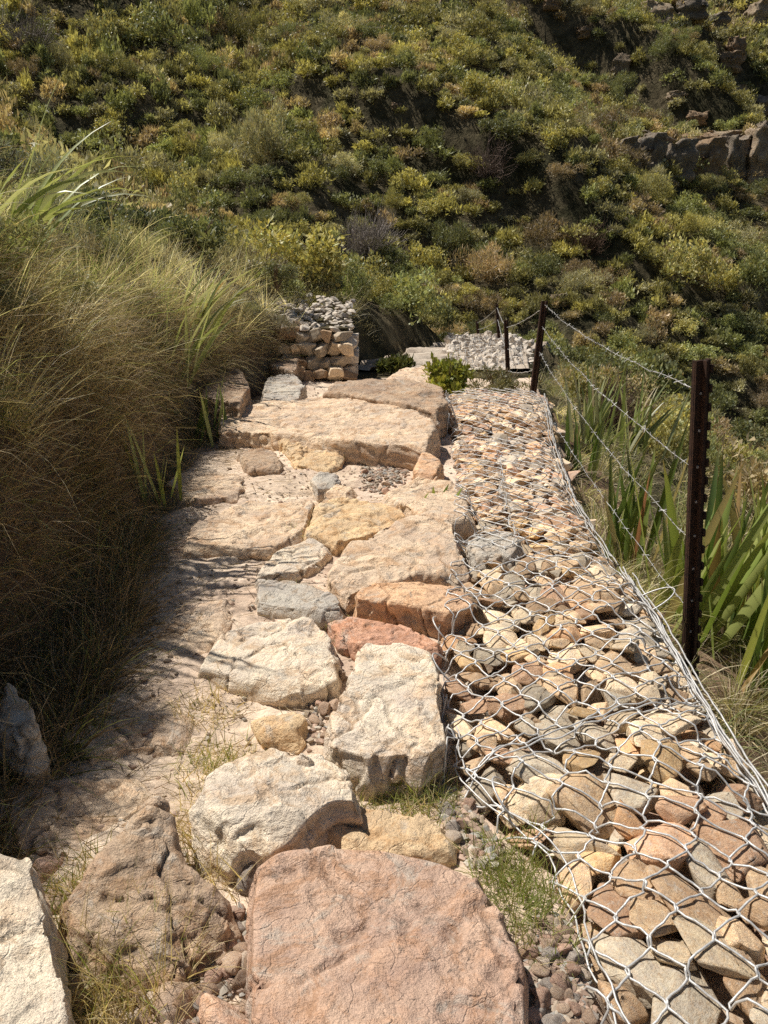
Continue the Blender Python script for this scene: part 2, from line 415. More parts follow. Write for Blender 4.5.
def slab_rock(name, poly, h, color, label, cat='rock', tilt=(0, 0), vox=None, amp=1.0, z0=None, sm=3, group=None, flare=.022, step=0.0, parent=None, dome=.0):
    """a rock whose top outline is seen along the photo's polygon, h above the path"""
    if name == 'stepping_stone' and h > .06: h *= .85
    P0 = np.array([at(x, y, h) for x, y in poly])
    gz = float(np.mean(H(P0[:, 0], P0[:, 1]))) if z0 is None else z0
    P = np.array([at(x, y, gz + h) for x, y in poly])
    c = P.mean(0); c[2] = gz
    seed = RNG.uniform(0, 90, 3)
    # refine the outline and roughen it
    n = len(P); pts = []
    for i in range(n):
        a, b = P[i], P[(i + 1) % n]; L = np.linalg.norm(b - a); k = max(1, int(L / .09))
        for j in range(k): pts.append(a + (b - a) * j / k)
    Q = np.array(pts)
    rad = Q[:, :2] - c[:2]; ln = np.linalg.norm(rad, axis=1)[:, None]; rn = rad / ln
    size = float(ln.mean())
    jit = fbm(Q * 5 + seed, 3)[:, None] * .035 * amp
    Q[:, :2] += rn * jit
    top = Q.copy(); top[:, 2] = gz + h + tilt[0] * (Q[:, 0] - c[0]) + tilt[1] * (Q[:, 1] - c[1])
    mid = Q.copy(); mid[:, :2] += rn * (flare + .03 * fbm(Q * 4 + seed + 9, 2)[:, None]); mid[:, 2] = gz + h * .35
    bot = Q.copy(); bot[:, :2] += rn * (flare * .6); bot[:, 2] = gz - .14
    m = len(Q)
    Vv = np.concatenate([bot, mid, top]) - c
    faces = [list(range(m - 1, -1, -1)), list(range(2 * m, 3 * m))]
    area = .5 * np.sum(Q[:, 0] * np.roll(Q[:, 1], -1) - Q[:, 1] * np.roll(Q[:, 0], -1))
    for r0 in (0, m):
        for i in range(m):
            j = (i + 1) % m; faces.append([r0 + i, r0 + j, r0 + m + j, r0 + m + i])
    if area < 0: faces = [f[::-1] for f in faces]
    vox = vox or max(.008, min(.0165, size / 34))
    me, v, E = remeshed(Vv, faces, vox)
    ctr = v.mean(0)
    for _ in range(9):      # chipped edges and corners
        a_ = RNG.uniform(0, 6.28); e_ = RNG.uniform(.25, 1.15); pn = np.array([math.cos(a_) * math.cos(e_), math.sin(a_) * math.cos(e_), math.sin(e_)])
        dd_ = (v - ctr) @ pn; lim = dd_.max() - RNG.uniform(.004, .03) * amp
        v = v - np.maximum(dd_ - lim, 0)[:, None] * pn * .97
    v = smooth_np(v, E, max(1, sm - 1))
    me.vertices.foreach_set('co', v.astype(np.float32).ravel()); me.update()
    nn = normals_of(me)
    s = v + seed
    lum = fbm(s * (1.3 / max(size, .12)), 3) * .042 * min(size, .5)
    fac = ridged(s * np.array([3.2, 3.2, 9.0]), 3) * .0055
    # broken ledges that follow tilted bedding
    bed = s[:, 2] + .25 * s[:, 0] * np.sin(seed[0]) + .25 * s[:, 1] * np.cos(seed[0]) + .06 * fbm(s * 3, 3)
    led = (np.abs(((bed * 14) % 1.0) - .5) * 2 - .5) * .010 * (1 - np.clip(nn[:, 2], 0, 1))
    fine = fbm(s * 22, 4) * .004
    dent = -np.maximum(0, fbm(s * 5.5 + 40, 3) - .26) * .045
    fis = fbm(s * np.array([1.6, 1.6, .5]) * (.5 / max(size, .15)) ** .5 + 70, 4)
    crack = -.016 * np.exp(-(fis / .016) ** 2)
    flake = -.011 * sstep(-.012, .012, fbm(s * np.array([2.4, 2.4, 1.0]) + 23, 4) - .04) - .008 * sstep(-.01, .01, fbm(s * np.array([4.4, 4.4, 2.0]) + 53, 4) - .1)
    v = v + nn * ((lum + fac + led + fine + dent) * amp + (crack + flake) * min(1.0, size / .2))[:, None]
    if dome:
        v[:, 2] += dome * np.exp(-(np.linalg.norm(v[:, :2], axis=1) / (size * .7)) ** 2) * (v[:, 2] > 0)
    if step:
        v[:, 2] -= step * sstep(-.02, .02, fbm(s * 2.2 + 11, 2)) * sstep(h * .5, h * .8, v[:, 2])
    me.vertices.foreach_set('co', v.astype(np.float32).ravel())
    me.polygons.foreach_set('use_smooth', np.full(len(me.polygons), True))
    me.update(); me.name = name; me.materials.clear(); me.materials.append(M_ROCK)
    ob = mesh_obj(name, me, parent, c, COL[color] if isinstance(color, str) else color)
    if parent is None: props(ob, label, cat, group)
    f = np.array([list(p.vertices)[:3] for p in me.polygons] + [[p.vertices[0], p.vertices[2], p.vertices[-1]] for p in me.polygons if len(p.vertices) > 3])
    ROCK_BVH.append((v + c, f))
    return ob

def ico(sub):
    bm = bmesh.new(); bmesh.ops.create_icosphere(bm, subdivisions=sub, radius=1)
    V = np.array([v.co[:] for v in bm.verts]); F = np.array([[v.index for v in f.verts] for f in bm.faces]); bm.free()
    return V, F
ICO = {k: ico(k) for k in (1, 2, 3, 4, 5)}

_CH = {}
def chunk_any(sub, k, cuts=9, rough=.03):
    key = (sub, k % 40, cuts)
    if key not in _CH: _CH[key] = chunk(sub, 3000 + k % 40, cuts + 8, .012, (1, .82, .55), .3, .6)
    V, F = _CH[key]; a = (k // 40) % 628 / 100
    c_, s_ = math.cos(a), math.sin(a)
    return V @ np.array([[c_, -s_, 0], [s_, c_, 0], [0, 0, 1]]).T, F
def chunk(sub, seed, cuts=13, rough=.03, flat=(1, .8, .6), dmin=.52, dmax=.85):
    r = np.random.default_rng(seed); V, F = ICO[sub]; V = V.copy() * 1.0
    for _ in range(cuts):
        n = r.normal(size=3); n /= np.linalg.norm(n); d = r.uniform(dmin, dmax)
        k = V @ n - d; V = V - np.maximum(k, 0)[:, None] * n
    V = V * np.array(flat)
    nrm = V / (np.linalg.norm(V, axis=1)[:, None] + 1e-9)
    V = V + nrm * (fbm(V * 1.6 + seed, 3) * rough * 2 + fbm(V * 7 + seed, 3) * rough * .5)[:, None]
    V = V / np.abs(V).max()
    return V, F

# ---- the big stones of the path
SR = slab_rock
SR('stepping_stone', [(248, 1075), (250, 905), (254, 868), (278, 850), (330, 843), (390, 846), (440, 856), (480, 876), (508, 915), (522, 960), (526, 1075)], .15, (.40, .285, .215), 'largest pink sandstone slab in the foreground, flat topped with rounded corners', amp=.3, sm=5)
SR('boulder', [(-40, 1075), (-40, 848), (0, 850), (25, 852), (42, 885), (58, 945), (72, 1000), (78, 1075)], .24, 'pale', 'pale slab with a bleached broken side at the bottom corner beside the dry grass', tilt=(-.15, 0), amp=.9, sm=3)
SR('boulder', [(72, 885), (85, 862), (125, 832), (150, 815), (165, 830), (180, 862), (232, 888), (236, 905), (200, 928), (165, 952), (118, 962), (80, 948), (65, 920)], .14, 'brown', 'rough brown pointed boulder with cracked face above the pebble patch', tilt=(-.05, .25), amp=2.1, sm=2)
SR('boulder', [(190, 797), (206, 774), (240, 751), (270, 744), (312, 749), (348, 765), (362, 783), (358, 800), (330, 800), (308, 818), (288, 832), (265, 842), (235, 840), (202, 822)], .15, 'pale', 'cream rounded boulder with ochre front and deep notch behind the pink slab', amp=1.1, sm=4, dome=.03)
SR('stepping_stone', [(330, 818), (345, 804), (390, 808), (430, 815), (452, 830), (447, 848), (400, 850), (345, 850), (328, 838)], .07, 'ochre', 'ochre flat stone wedged directly behind the largest pink slab', amp=.7)
SR('stepping_stone', [(328, 735), (352, 670), (362, 640), (400, 645), (437, 655), (438, 700), (443, 738), (420, 764), (370, 758), (335, 745)], .16, 'pale', 'tall pale cream block with a bright top and sharp shaded edge beside the wire gabion', amp=.75, sm=2, flare=.01)
SR('stepping_stone', [(326, 618), (350, 614), (400, 622), (437, 640), (437, 652), (362, 644), (342, 637)], .08, 'red', 'flat brick red stone between the cream block and the square fronted block', amp=.5)
SR('stepping_stone', [(352, 588), (388, 580), (440, 581), (470, 592), (472, 606), (445, 612), (400, 602), (356, 598)], .15, 'orange', 'square fronted block with orange top and pale broken face', amp=.7, sm=2, flare=.0)
SR('stepping_stone', [(328, 572), (350, 541), (400, 521), (448, 515), (462, 555), (464, 576), (420, 570), (385, 577), (350, 588)], .15, 'tan', 'broad tan stone with undercut shaded front, beyond the square fronted block', amp=1.0, tilt=(0, .05))
SR('stepping_stone', [(304, 527), (315, 501), (342, 498), (400, 502), (407, 520), (380, 530), (336, 541)], .1, 'ochre', 'orange tan rounded stone with a hollow front in the middle of the path', amp=1.0)
SR('stepping_stone', [(257, 572), (275, 549), (310, 536), (330, 548), (320, 560), (290, 573)], .06, 'pale', 'small pale flat stone between the bedrock and the broad tan stone', amp=.7)
SR('stepping_stone', [(256, 577), (300, 580), (346, 600), (336, 613), (300, 608), (258, 603)], .08, 'grey', 'thin grey cream tongue of stone above the wide pale slab', amp=.7)
SR('stepping_stone', [(198, 668), (224, 632), (288, 616), (312, 619), (341, 655), (336, 680), (292, 690), (236, 678)], .09, 'pale', 'wide pale slab with ribbed weathered top at the middle of the path', amp=.8, dome=.02)
SR('stepping_stone', [(186, 546), (196, 516), (250, 501), (312, 500), (302, 533), (268, 548), (230, 545)], .08, 'tan', 'low worn slab of tan bedrock near the bank, with a dark crack in front', amp=.8)
SR('stone', [(258, 716), (285, 706), (308, 722), (295, 735), (262, 732)], .05, 'ochre', 'small ochre wedge stone between the wide pale slab and the cream boulder', amp=.8)
SR('boulder', [(219, 424), (223, 406), (262, 402), (350, 398), (410, 405), (436, 430), (424, 446), (396, 442), (330, 436), (270, 427)], .19, 'tan', 'long tan slab lying across the path as a high step', tilt=(.05, .05), amp=1.3, sm=3)
SR('boulder', [(322, 392), (336, 381), (400, 379), (440, 384), (448, 398), (436, 410), (420, 406), (352, 395)], .27, 'brown', 'brown boulder with a dark hollowed face behind the long slab', amp=1.4, sm=4)
SR('stone', [(280, 442), (320, 436), (340, 450), (334, 463), (302, 462)], .09, 'ochre', 'ochre tilted stone under the long slab', tilt=(0, .2))
SR('stone', [(310, 478), (320, 468), (336, 474), (337, 485), (318, 488)], .07, 'grey', 'fist sized grey cube of stone below the ochre tilted stone')
SR('stone', [(322, 494), (338, 482), (354, 488), (350, 496)], .06, 'tan', 'thin leaning stone chip in front of the gravel patch')
SR('stone', [(412, 472), (424, 449), (440, 460), (436, 476)], .13, 'orange', 'pointed orange stone leaning on the far gabion')
SR('boulder', [(384, 496), (420, 476), (462, 482), (472, 515), (440, 520), (405, 505)], .12, 'tan', 'tan slab sunk between the path and the far gabion')
SR('stone', [(238, 452), (262, 445), (284, 458), (280, 470), (250, 468)], .08, 'brown', 'brown bedrock knob at the near end of the long slab')
SR('stone', [(165, 480), (200, 466), (245, 478), (235, 496), (190, 500)], .06, 'tan', 'worn bedrock hump in the edge of the bank shadow')
SR('stone', [(-6, 690), (8, 672), (22, 690), (34, 722), (20, 730), (-4, 715)], .2, 'grey', 'grey stone poking out of the bank grass in shade', z0=.0)
SR('stone', [(243, 865), (246, 846), (262, 843), (268, 858), (258, 872)], .08, 'dark', 'dark slate grey stone at the corner of the pink slab')
SR('stone', [(154, 990), (160, 968), (182, 964), (192, 984), (184, 1008), (162, 1008)], .07, 'brown', 'dark brown lump of stone in the pebble patch beside the dry grass')
SR('stone', [(196, 1010), (206, 994), (228, 990), (240, 1006), (236, 1030), (204, 1030)], .06, 'pink', 'pinkish squared stone at the frame edge among the pebbles')
SR('stone', [(165, 1020), (170, 1005), (186, 1000), (194, 1012), (190, 1030), (170, 1032)], .06, 'ochre', 'rounded yellow stone between dry grass and the pinkish squared stone')
SR('stone', [(40, 860), (60, 845), (78, 858), (72, 872), (48, 876)], .03, 'pink', 'flat pinkish chip between the corner slab and the rough boulder')
SR('stone', [(284, 752), (300, 744), (312, 750), (302, 760)], .19, 'pale', 'small loose chip resting on the cream boulder')
SR('boulder', [(385, 378), (400, 368), (425, 366), (440, 376), (425, 384)], .2, 'tan', 'low rounded tan boulder behind the dark hollowed one', z0=-.15)
SR('stone', [(470, 540), (495, 530), (520, 540), (510, 556), (480, 556)], .1, 'grey', 'grey block on the seam between the two gabions')
SR('boulder', [(200, 395), (215, 372), (238, 368), (250, 385), (240, 402)], .3, 'brown', 'shaded brown rock at the foot of the bank near the stone wall', z0=.0)
SR('boulder', [(262, 398), (268, 378), (292, 372), (304, 385), (298, 400)], .22, 'grey', 'rounded grey rock in shade before the dry stone wall', z0=-.05)
SR('boulder', [(262, 362), (268, 332), (284, 326), (300, 350), (296, 372)], .3, 'brown', 'upright shaded slab against the near side of the dry stone wall', z0=-.1)
SR('stone', [(30, 885), (44, 872), (70, 876), (72, 892), (48, 898)], .05, 'tan', 'low tan bedrock lip behind the corner slab')
SR('stepping_stone', [(-20, 840), (0, 790), (60, 778), (150, 780), (160, 808), (120, 828), (84, 852), (30, 846)], .02, 'tan', 'shaded bedrock shelf under the bank with a lit outer end', amp=.8)
SR('stepping_stone', [(60, 735), (110, 690), (190, 688), (205, 715), (175, 745), (100, 755)], .02, 'tan', 'dark shaded bedrock shelf beneath the bank grass', amp=.8)
SR('stepping_stone', [(150, 640), (190, 600), (235, 600), (215, 640), (190, 662)], .035, 'tan', 'smooth pinkish bedrock shelf beside the wide pale slab', amp=.8)

# ---- gabion stones
PROTO = [np_mesh('gabion_stone', *chunk(4, 100 + k, 20 + k % 7, .012, (1, random.uniform(.62, .95), random.uniform(.3, .5)), .3, .58), M_ROCKS) for k in range(16)]
PV = []
for me in PROTO:
    a = np.empty(len(me.vertices) * 3, np.float32); me.vertices.foreach_get('co', a); PV.append(a.reshape(-1, 3).astype(float))
PF = ICO[4][1]

def poisson(x0, x1, y0, y1, rfun, ok, tries=6000, seed=1):
    r = np.random.default_rng(seed); out = []
    for _ in range(tries):
        x, y = r.uniform(x0, x1), r.uniform(y0, y1)
        if not ok(x, y): continue
        rad = rfun(x, y, r)
        if all((x - a) ** 2 + (y - b) ** 2 > ((rad + c) * .60) ** 2 for a, b, c in out): out.append((x, y, rad))
    return out

def gab_top(x, y):
    x = np.asarray(x, float); y = np.asarray(y, float)
    f = (x - xl(y)) / np.maximum(xr(y) - xl(y), .2)
    edge = np.clip(1 - np.abs(2 * f - 1) ** 4, 0, 1)
    near = np.interp(y, [.6, 1.2, 2.2, 3.0, 3.35, 3.6, 4.4, 6.0, 6.5, 7.4], [.05, .06, .07, .09, .08, .03, .02, .04, .13, .15])
    hump = np.interp(f, [0, .3, .75, 1.0], [.0, .02, .05, .0])
    return near - .07 * (1 - edge) + hump * (y < 3.5)

pal = [('tan', 'tan'), ('pale', 'pale cream'), ('pink', 'pinkish'), ('grey', 'grey'), ('ochre', 'ochre'), ('brown', 'brown'), ('orange', 'orange'), ('white', 'chalky white')]
palw = [.28, .22, .10, .18, .05, .13, .03, .01]
def place_chunk(name, x, y, z, rad, key, word, r, where, cat='stone', tiltmax=.2, proto=None, sub='packed'):
    k = int(r.integers(len(PROTO))); o = bpy.data.objects.new(name, PROTO[k])
    sc = rad * r.uniform(.95, 1.15); e = Euler((r.normal() * tiltmax, r.normal() * tiltmax, r.uniform(0, 6.28)))
    s3 = (sc * r.uniform(.9, 1.25), sc, sc * r.uniform(.75, 1.1))
    o.location = (x, y, z); o.rotation_euler = e; o.scale = s3
    base = np.array(COL[key]) * np.array([1.0, .95, .84]) * r.uniform(.6, 1.2); o.color = (*base, 1)
    link(o)
    size = 'large' if rad > .115 else ('small' if rad < .075 else 'middle sized')
    lab = f'{size} {word} stone {sub} {where}'
    props(o, lab, cat, lab.replace(' stone ', ' stones '))
    Mx = np.array(Matrix.LocRotScale(Vector((x, y, z)), e, Vector(s3)))
    ROCK_BVH.append((PV[k] @ Mx[:3, :3].T + Mx[:3, 3], PF))
    return o

r = np.random.default_rng(21)
def grad(x, y, q):
    base = np.interp(y, [1.0, 2.2, 3.4, 4.5, 7.4], [.074, .068, .060, .060, .064])
    return base * q.choice([.72, .85, 1.0, 1.2, 1.35])
pts = poisson(.1, 1.7, .95, 7.4, grad, lambda x, y: xl(y) + .05 < x < xr(y) + .02, 13000, 5)
pts.sort(key=lambda p: p[1])
fill = Bag(); ngab = 0
for x, y, rad in pts:
    f = (x - xl(y)) / (xr(y) - xl(y))
    sec = 'the near gabion' if y < 3.45 else 'the far gabion'
    where = 'along the outer edge of ' + sec if f > .7 else ('along the path edge of ' + sec if f < .3 else 'in the middle of ' + sec)
    key, word = pal[int(r.choice(len(pal), p=np.array(palw) / sum(palw)))]
    z = float(gab_top(x, y)) - rad * .36 + r.uniform(-.02, .014)
    if ngab < 296:
        place_chunk('gabion_stone', x, y, z, rad * 1.12, key, word, r, where); ngab += 1
    else:
        V, F = chunk_any(3, int(r.integers(1e6)), 11); fill.add(V * rad * 1.18 + np.array([x, y, z + rad * .1]), F, np.array(COL[key]) * np.array([1.0, .94, .86]) * r.uniform(.65, 1.2))
# lower layer and outer side, seen only through the gaps
for x, y, rad in poisson(.1, 1.75, .9, 7.5, lambda x, y, q: .085, lambda x, y: xl(y) < x < xr(y) + .03, 3500, 9):
    for dz_ in (.14, .27):
        if dz_ > .2 and x < xr(y) - .2: continue
        V, F = chunk_any(3, int(r.integers(1e6)), 11)
        fill.add(V * .105 + np.array([x + r.uniform(-.03, .03), y, float(gab_top(min(x, xr(y) - .1), y)) - dz_]), F, np.array(COL[key]) * r.uniform(.6, 1.0)); key = pal[int(r.integers(6))][0]
me = fill.mesh('rubble_fill', M_RUBBLE, smooth=False)
o = mesh_obj('rubble_fill', me, None, None, (1, 1, 1)); props(o, 'broken rubble filling the gabion below its top stones', 'rubble', None, 'stuff')

VV = []; FF = []; n0 = 0
for v_, f_ in ROCK_BVH:
    VV.append(v_); FF.append(f_ + n0); n0 += len(v_)
VV = np.concatenate(VV); FF = np.concatenate(FF)
selr = (VV[FF[:, 0], 1] < 8) & (VV[FF[:, 0], 0] > -1.8)
BVH = BVHTree.FromPolygons(VV.tolist(), FF[selr].tolist())
def drop_z(x, y, top=2.0, default=None):
    h = BVH.ray_cast(Vector((x, y, top)), Vector((0, 0, -1)))
    g = default if default is not None else -9
    return max(h[0].z, g) if h[0] is not None else g

# ---- hexagonal wire cages
def hexcage(y0, y1, cell_u, cell_v, rot, wire_r, seed, jit, side=.38, left_drop=.1, uoff=0.0):
    """list of polylines (hex zigzag wires in twisted pairs) draped over the gabion top and down its outer side"""
    rr = np.random.default_rng(seed)
    res = {}
    def surf(u, v):
        # u across (metres from inner edge), v along
        a, b = float(xl(v)), float(xr(v)); w = b - a
        if u < 0:
            return np.array([a + .25 * u, v, drop_z(a + .02, v, 2, float(gab_top(a + .02, v)) - .05) + u * .9 + .006])
        if u <= w - .03:
            x = a + u
            zz = max(drop_z(x + dx, v + dy, 2, float(gab_top(x, v)) + (.022 if v > 3.3 else -.05)) for dx, dy in ((0, 0), (.022, 0), (-.022, 0), (0, .022), (0, -.022)))
            return np.array([x, v, zz + .006])
        q = u - (w - .03)
        zt = max(drop_z(b - .06, v, 2, float(gab_top(b - .06, v))), float(gab_top(b - .06, v)) - .02)
        return np.array([b - .03 + .06 * (1 - math.exp(-q / .05)), v, zt - max(q - .01, 0)])
    nu = int(2.0 / cell_u); nv = int((y1 - y0) / cell_v) + 4
    lines = []
    wires = int((1.0 + side + left_drop + abs(rot) * (y1 - y0)) / cell_u) + 3
    # each wire zigzags along v; neighbours touch at the twists
    tw = .30     # share of the period taken by a twist
    for k in range(wires):
        ctrl = []
        per = cell_v * 2
        np_ = int((y1 - y0) / per) + 2
        for p in range(np_):
            for (f, sd) in ((0.0, -1), (tw * .5, -1), (.5, 1), (.5 + tw * .5, 1)):
                ctrl.append((k * cell_u + (1 if k % 2 else -1) * sd * cell_u * .5 * .94, (p + f) * per))
        poly = []
        cu = np.array(ctrl); one = np.ones(len(cu))
        warp_u = jit * fbm(np.stack([cu[:, 0] * 2.5 + seed, cu[:, 1] * 2.5, one], 1), 2)
        warp_v = jit * fbm(np.stack([cu[:, 0] * 2.5 + seed, cu[:, 1] * 2.5, one * 9], 1), 2)
        # the mesh is stretched unevenly and laid askew
        poly = list(zip(cu[:, 0] + warp_u + rot * cu[:, 1] - left_drop + uoff - max(rot, 0) * (y1 - y0), y0 + cu[:, 1] + warp_v - rot * .6 * cu[:, 0]))
        pts = []
        for i in range(len(poly) - 1):
            (u0, v0), (u1, v1) = poly[i], poly[i + 1]
            for q in range(4):
                t = q / 4; pts.append((u0 + (u1 - u0) * t, v0 + (v1 - v0) * t))
        run = []
        for (u, v) in pts:
            w = float(xr(v) - xl(v))
            if -left_drop <= u <= w + side and y0 <= v <= y1: run.append((u, v))
            elif run:
                lines.append(run); run = []
        if run: lines.append(run)
    out = []
    for run in lines:
        if len(run) < 4: continue
        P = np.array([surf(u, v) for u, v in run])
        z = P[:, 2].copy()
        zz = z.copy()
        for _ in range(16):   # taut wire: bridges the gaps between stones
            zz[1:-1] = np.maximum(zz[1:-1], .5 * (zz[:-2] + zz[2:]) - .004)
        P[:, 2] = zz + rr.normal(size=len(P)) * .0015
        P[:, 0] += rr.normal(size=len(P)) * .0015
        out.append(P)
    return out

def wire_mesh(name, lines, rad, parent, n=5):
    b = Bag()
    for P in lines:
        b.add(*tube(P, rad, n))
    return mesh_obj(name, b.mesh(name, M_WIRE), parent, -np.array(parent.location))

def edge_lines(y0, y1, count, spread, seed, f=1.0, dz_=0.0, wob=.02):
    rr = np.random.default_rng(seed); L = []
    for k in range(count):
        v = np.arange(y0 + rr.uniform(0, .2), y1 - rr.uniform(0, .2), .03); ph = rr.uniform(0, 50)
        w1 = fbm(np.stack([v * 5 + ph, v * 0, v * 0], 1), 3) * wob + rr.uniform(-spread, spread)
        w2 = fbm(np.stack([v * 5 + ph, v * 0 + 5, v * 0], 1), 3) * wob + rr.uniform(-spread, spread) * .8
        x = xl(v) + (xr(v) - xl(v)) * f + w1
        xs_ = np.minimum(x, xr(v) - .05)
        z = np.array([max(drop_z(a, b_, 2, float(gab_top(a, b_))), float(gab_top(a, b_)) + (.02 if b_ > 3.3 else -.03)) for a, b_ in zip(xs_, v)])
        for _ in range(6): z[1:-1] = np.maximum(z[1:-1], .5 * (z[:-2] + z[2:])) * .5 + .25 * (z[:-2] + z[2:])
        L.append(np.stack([x, v, z + .01 + w2 + dz_ - np.maximum(x - xr(v), 0) * 1.0], 1))
    return L

cage = empty('gabion_cage', (.65, 2.2, -.3), 'near gabion basket of large galvanised hexagonal wire mesh over stones', 'gabion cage')
wire_mesh('hexagonal_mesh', hexcage(.9, 3.42, .063, .066, .16, .004, 3, .04), .0031, cage, 6)
wire_mesh('selvedge_wire', edge_lines(1.0, 3.45, 9, .028, 5, 1.0), .0035, cage)
wire_mesh('lacing_wire', edge_lines(1.0, 2.3, 2, .012, 8, .05, .005, .05), .0028, cage)
# seam across the near gabion where two panels overlap
sl = []
for k in range(2):
    s = np.linspace(0, 1, 40); x = .25 + s * .86; y = 2.02 - .1 + .025 * k + .36 * s + .06 * fbm(np.stack([s * 7 + k * 9, s * 0, s * 0], 1), 2) - .55 * np.maximum(s - .0, 0) * 0
    z = np.array([drop_z(a, b_, 2, float(gab_top(a, b_))) for a, b_ in zip(x, y)])
    for _ in range(5): z[1:-1] = np.maximum(z[1:-1], .5 * (z[:-2] + z[2:]))
    sl.append(np.stack([x, y, z + .012], 1))
wire_mesh('seam_wire', sl, .003, cage)
loop = []
for (x, y, hgt, dx) in ((.24, 2.5, .1, -.06), (.25, 2.8, .09, -.05), (.36, 1.8, .1, -.05), (1.15, 3.05, .12, .12)):
    s = np.linspace(0, math.pi, 14); yy = y + .07 * np.cos(s)
    loop.append(np.stack([x + dx * np.sin(s), yy, .03 + hgt * np.sin(s) * .6 + .03], 1))
for P in loop: wire_mesh('loose_wire', [P], .0034, cage)

cage2 = empty('gabion_cage', (.9, 5.4, -.3), 'far gabion basket of fine weathered wire mesh ending by the second post', 'gabion cage')
wire_mesh('hexagonal_mesh', hexcage(3.55, 7.4, .062, .064, -.05, .003, 13, .035, side=.34, left_drop=.14), .0028, cage2, 4)
wire_mesh('selvedge_wire', edge_lines(3.5, 7.4, 5, .02, 15, 1.0), .003, cage2, 4)
wire_mesh('seam_wire', edge_lines(3.5, 5.6, 2, .012, 16, .42, 1.0 * 0, .09), .0024, cage2, 4)

# ---- far bend gabion: pale rubble wall at the turn of the path
fb = np.random.default_rng(31)
gb = Bag()
for k in range(700):
    u = fb.uniform(0, 1); v = fb.uniform(0, 1)
    px_, py_ = 448 + u * 72, 338 + v * 36 - (1 - u) * 2
    p = at(px_, py_, -.22)
    V, F = chunk_any(2, int(fb.integers(1e6)), 9)
    s = fb.uniform(.05, .11); e = np.array(Euler((fb.uniform(0, 6), fb.uniform(0, 6), fb.uniform(0, 6))).to_matrix())
    gb.add(V @ e.T * s + p + np.array([0, 0, fb.uniform(-.06, .05)]), F)
for k in range(300):
    u = fb.uniform(0, 1); v = fb.uniform(0, 1)
    p = at(521 + 4 * fb.uniform(-1, 1), 338 + v * 34, -.22); p[2] -= u * .7; p[0] += .1
    V, F = chunk_any(2, int(fb.integers(1e6)), 9)
    gb.add(V * fb.uniform(.06, .11) + p, F)
bend = empty('gabion', (1.6, 13, -.6), 'distant low gabion of pale rubble at the far bend of the path', 'gabion')
mesh_obj('rubble', gb.mesh('rubble', M_RUBBLE, False), bend, -np.array(bend.location), np.array(COL['grey']) * .95)['kind'] = 'stuff'
q0, q1, q2, q3 = at(448, 340, -.2), at(519, 338, -.2), at(524, 374, -.2), at(452, 376, -.2)
ls = []
for k in range(15):
    t = k / 14
    s = np.linspace(0, 1, 18)[:, None]
    ls.append((q0 + (q1 - q0) * t) * (1 - s) + (q3 + (q2 - q3) * t) * s + fb.normal(size=(18, 3)) * .012 + np.array([0, 0, .05]))
    ls.append((q0 + (q3 - q0) * t) * (1 - s) + (q1 + (q2 - q1) * t) * s + fb.normal(size=(18, 3)) * .012 + np.array([0, 0, .05]))
wire_mesh('wire_mesh', ls, .004, bend, 3)

# ---- dry stone wall on the bank side
def block_small(seed):
    V, F = chunk(4, seed, 9, .02, (1, .9, .8), .5, .9)
    V = np.clip(V, -.62, .62) / .62
    return V + .06 * np.stack([fbm(V * 2 + seed % 97, 3), fbm(V * 2 + seed % 97 + 5, 3), fbm(V * 2 + seed % 97 + 9, 3)], 1), F
wall = empty('stone_wall', (0, 0, 0), 'short dry stone retaining wall of stacked angular stones at the foot of the bank', 'wall')
wr = np.random.default_rng(41)
A = hit(300, 372); A = np.array([-1.0, 9.3, -.12])
for row in range(4):
    n = 6 - (row % 2); zc = A[2] + .12 + row * .145
    for k in range(n):
        x = -1.2 + (k + .5 * (row % 2) + wr.uniform(-.1, .1)) * .15
        y = 9.15 + .16 * (k / n - .5) ** 2 + .05 * row + wr.uniform(-.03, .03)
        V, F = block_small(int(wr.integers(1e6)))
        ob = mesh_obj('stone', np_mesh('wall_stone', V, F, M_ROCKS), wall, (x, y, zc + wr.uniform(-.02, .02)), np.array(COL[['grey', 'tan', 'grey', 'brown', 'pale'][int(wr.integers(5))]]) * np.array([.88, .82, .72]) * wr.uniform(.65, 1.1))
        ob.scale = (.088 * wr.uniform(.75, 1.5), .13, .08 * wr.uniform(.7, 1.25)); ob.rotation_euler = (wr.normal() * .22, wr.normal() * .3, wr.normal() * .3)
for row in range(3):    # return side that faces the path
    for k in range(3):
        V, F = block_small(int(wr.integers(1e6)))
        ob = mesh_obj('stone', np_mesh('wall_stone', V, F, M_ROCKS), wall, (-.42 + wr.uniform(-.03, .03), 9.3 + k * .22, A[2] + .14 + row * .165), np.array(COL['grey']))
        ob.scale = (.1, .11, .085)
top = Bag()
for k in range(260):
    x = wr.uniform(-1.4, -.4); y = wr.uniform(9.25, 10.6)
    V, F = chunk_any(2, int(wr.integers(1e6)), 9)
    top.add(V * wr.uniform(.03, .075) + np.array([x, y, A[2] + .64 + .2 * (y - 9.3) - .12 * (x + .9) + wr.uniform(-.03, .03)]), F)
mesh_obj('rubble_top', top.mesh('rubble_top', M_RUBBLE, False), wall, None, np.array(COL['grey']) * .85)['kind'] = 'stuff'
core = Bag(); core.add(*box_np(np.array([-.85, 10.0, A[2] + .33]), np.array([.42, .72, .32])))
mesh_obj('earth_core', core.mesh('earth_core', M_HILL, False), wall)

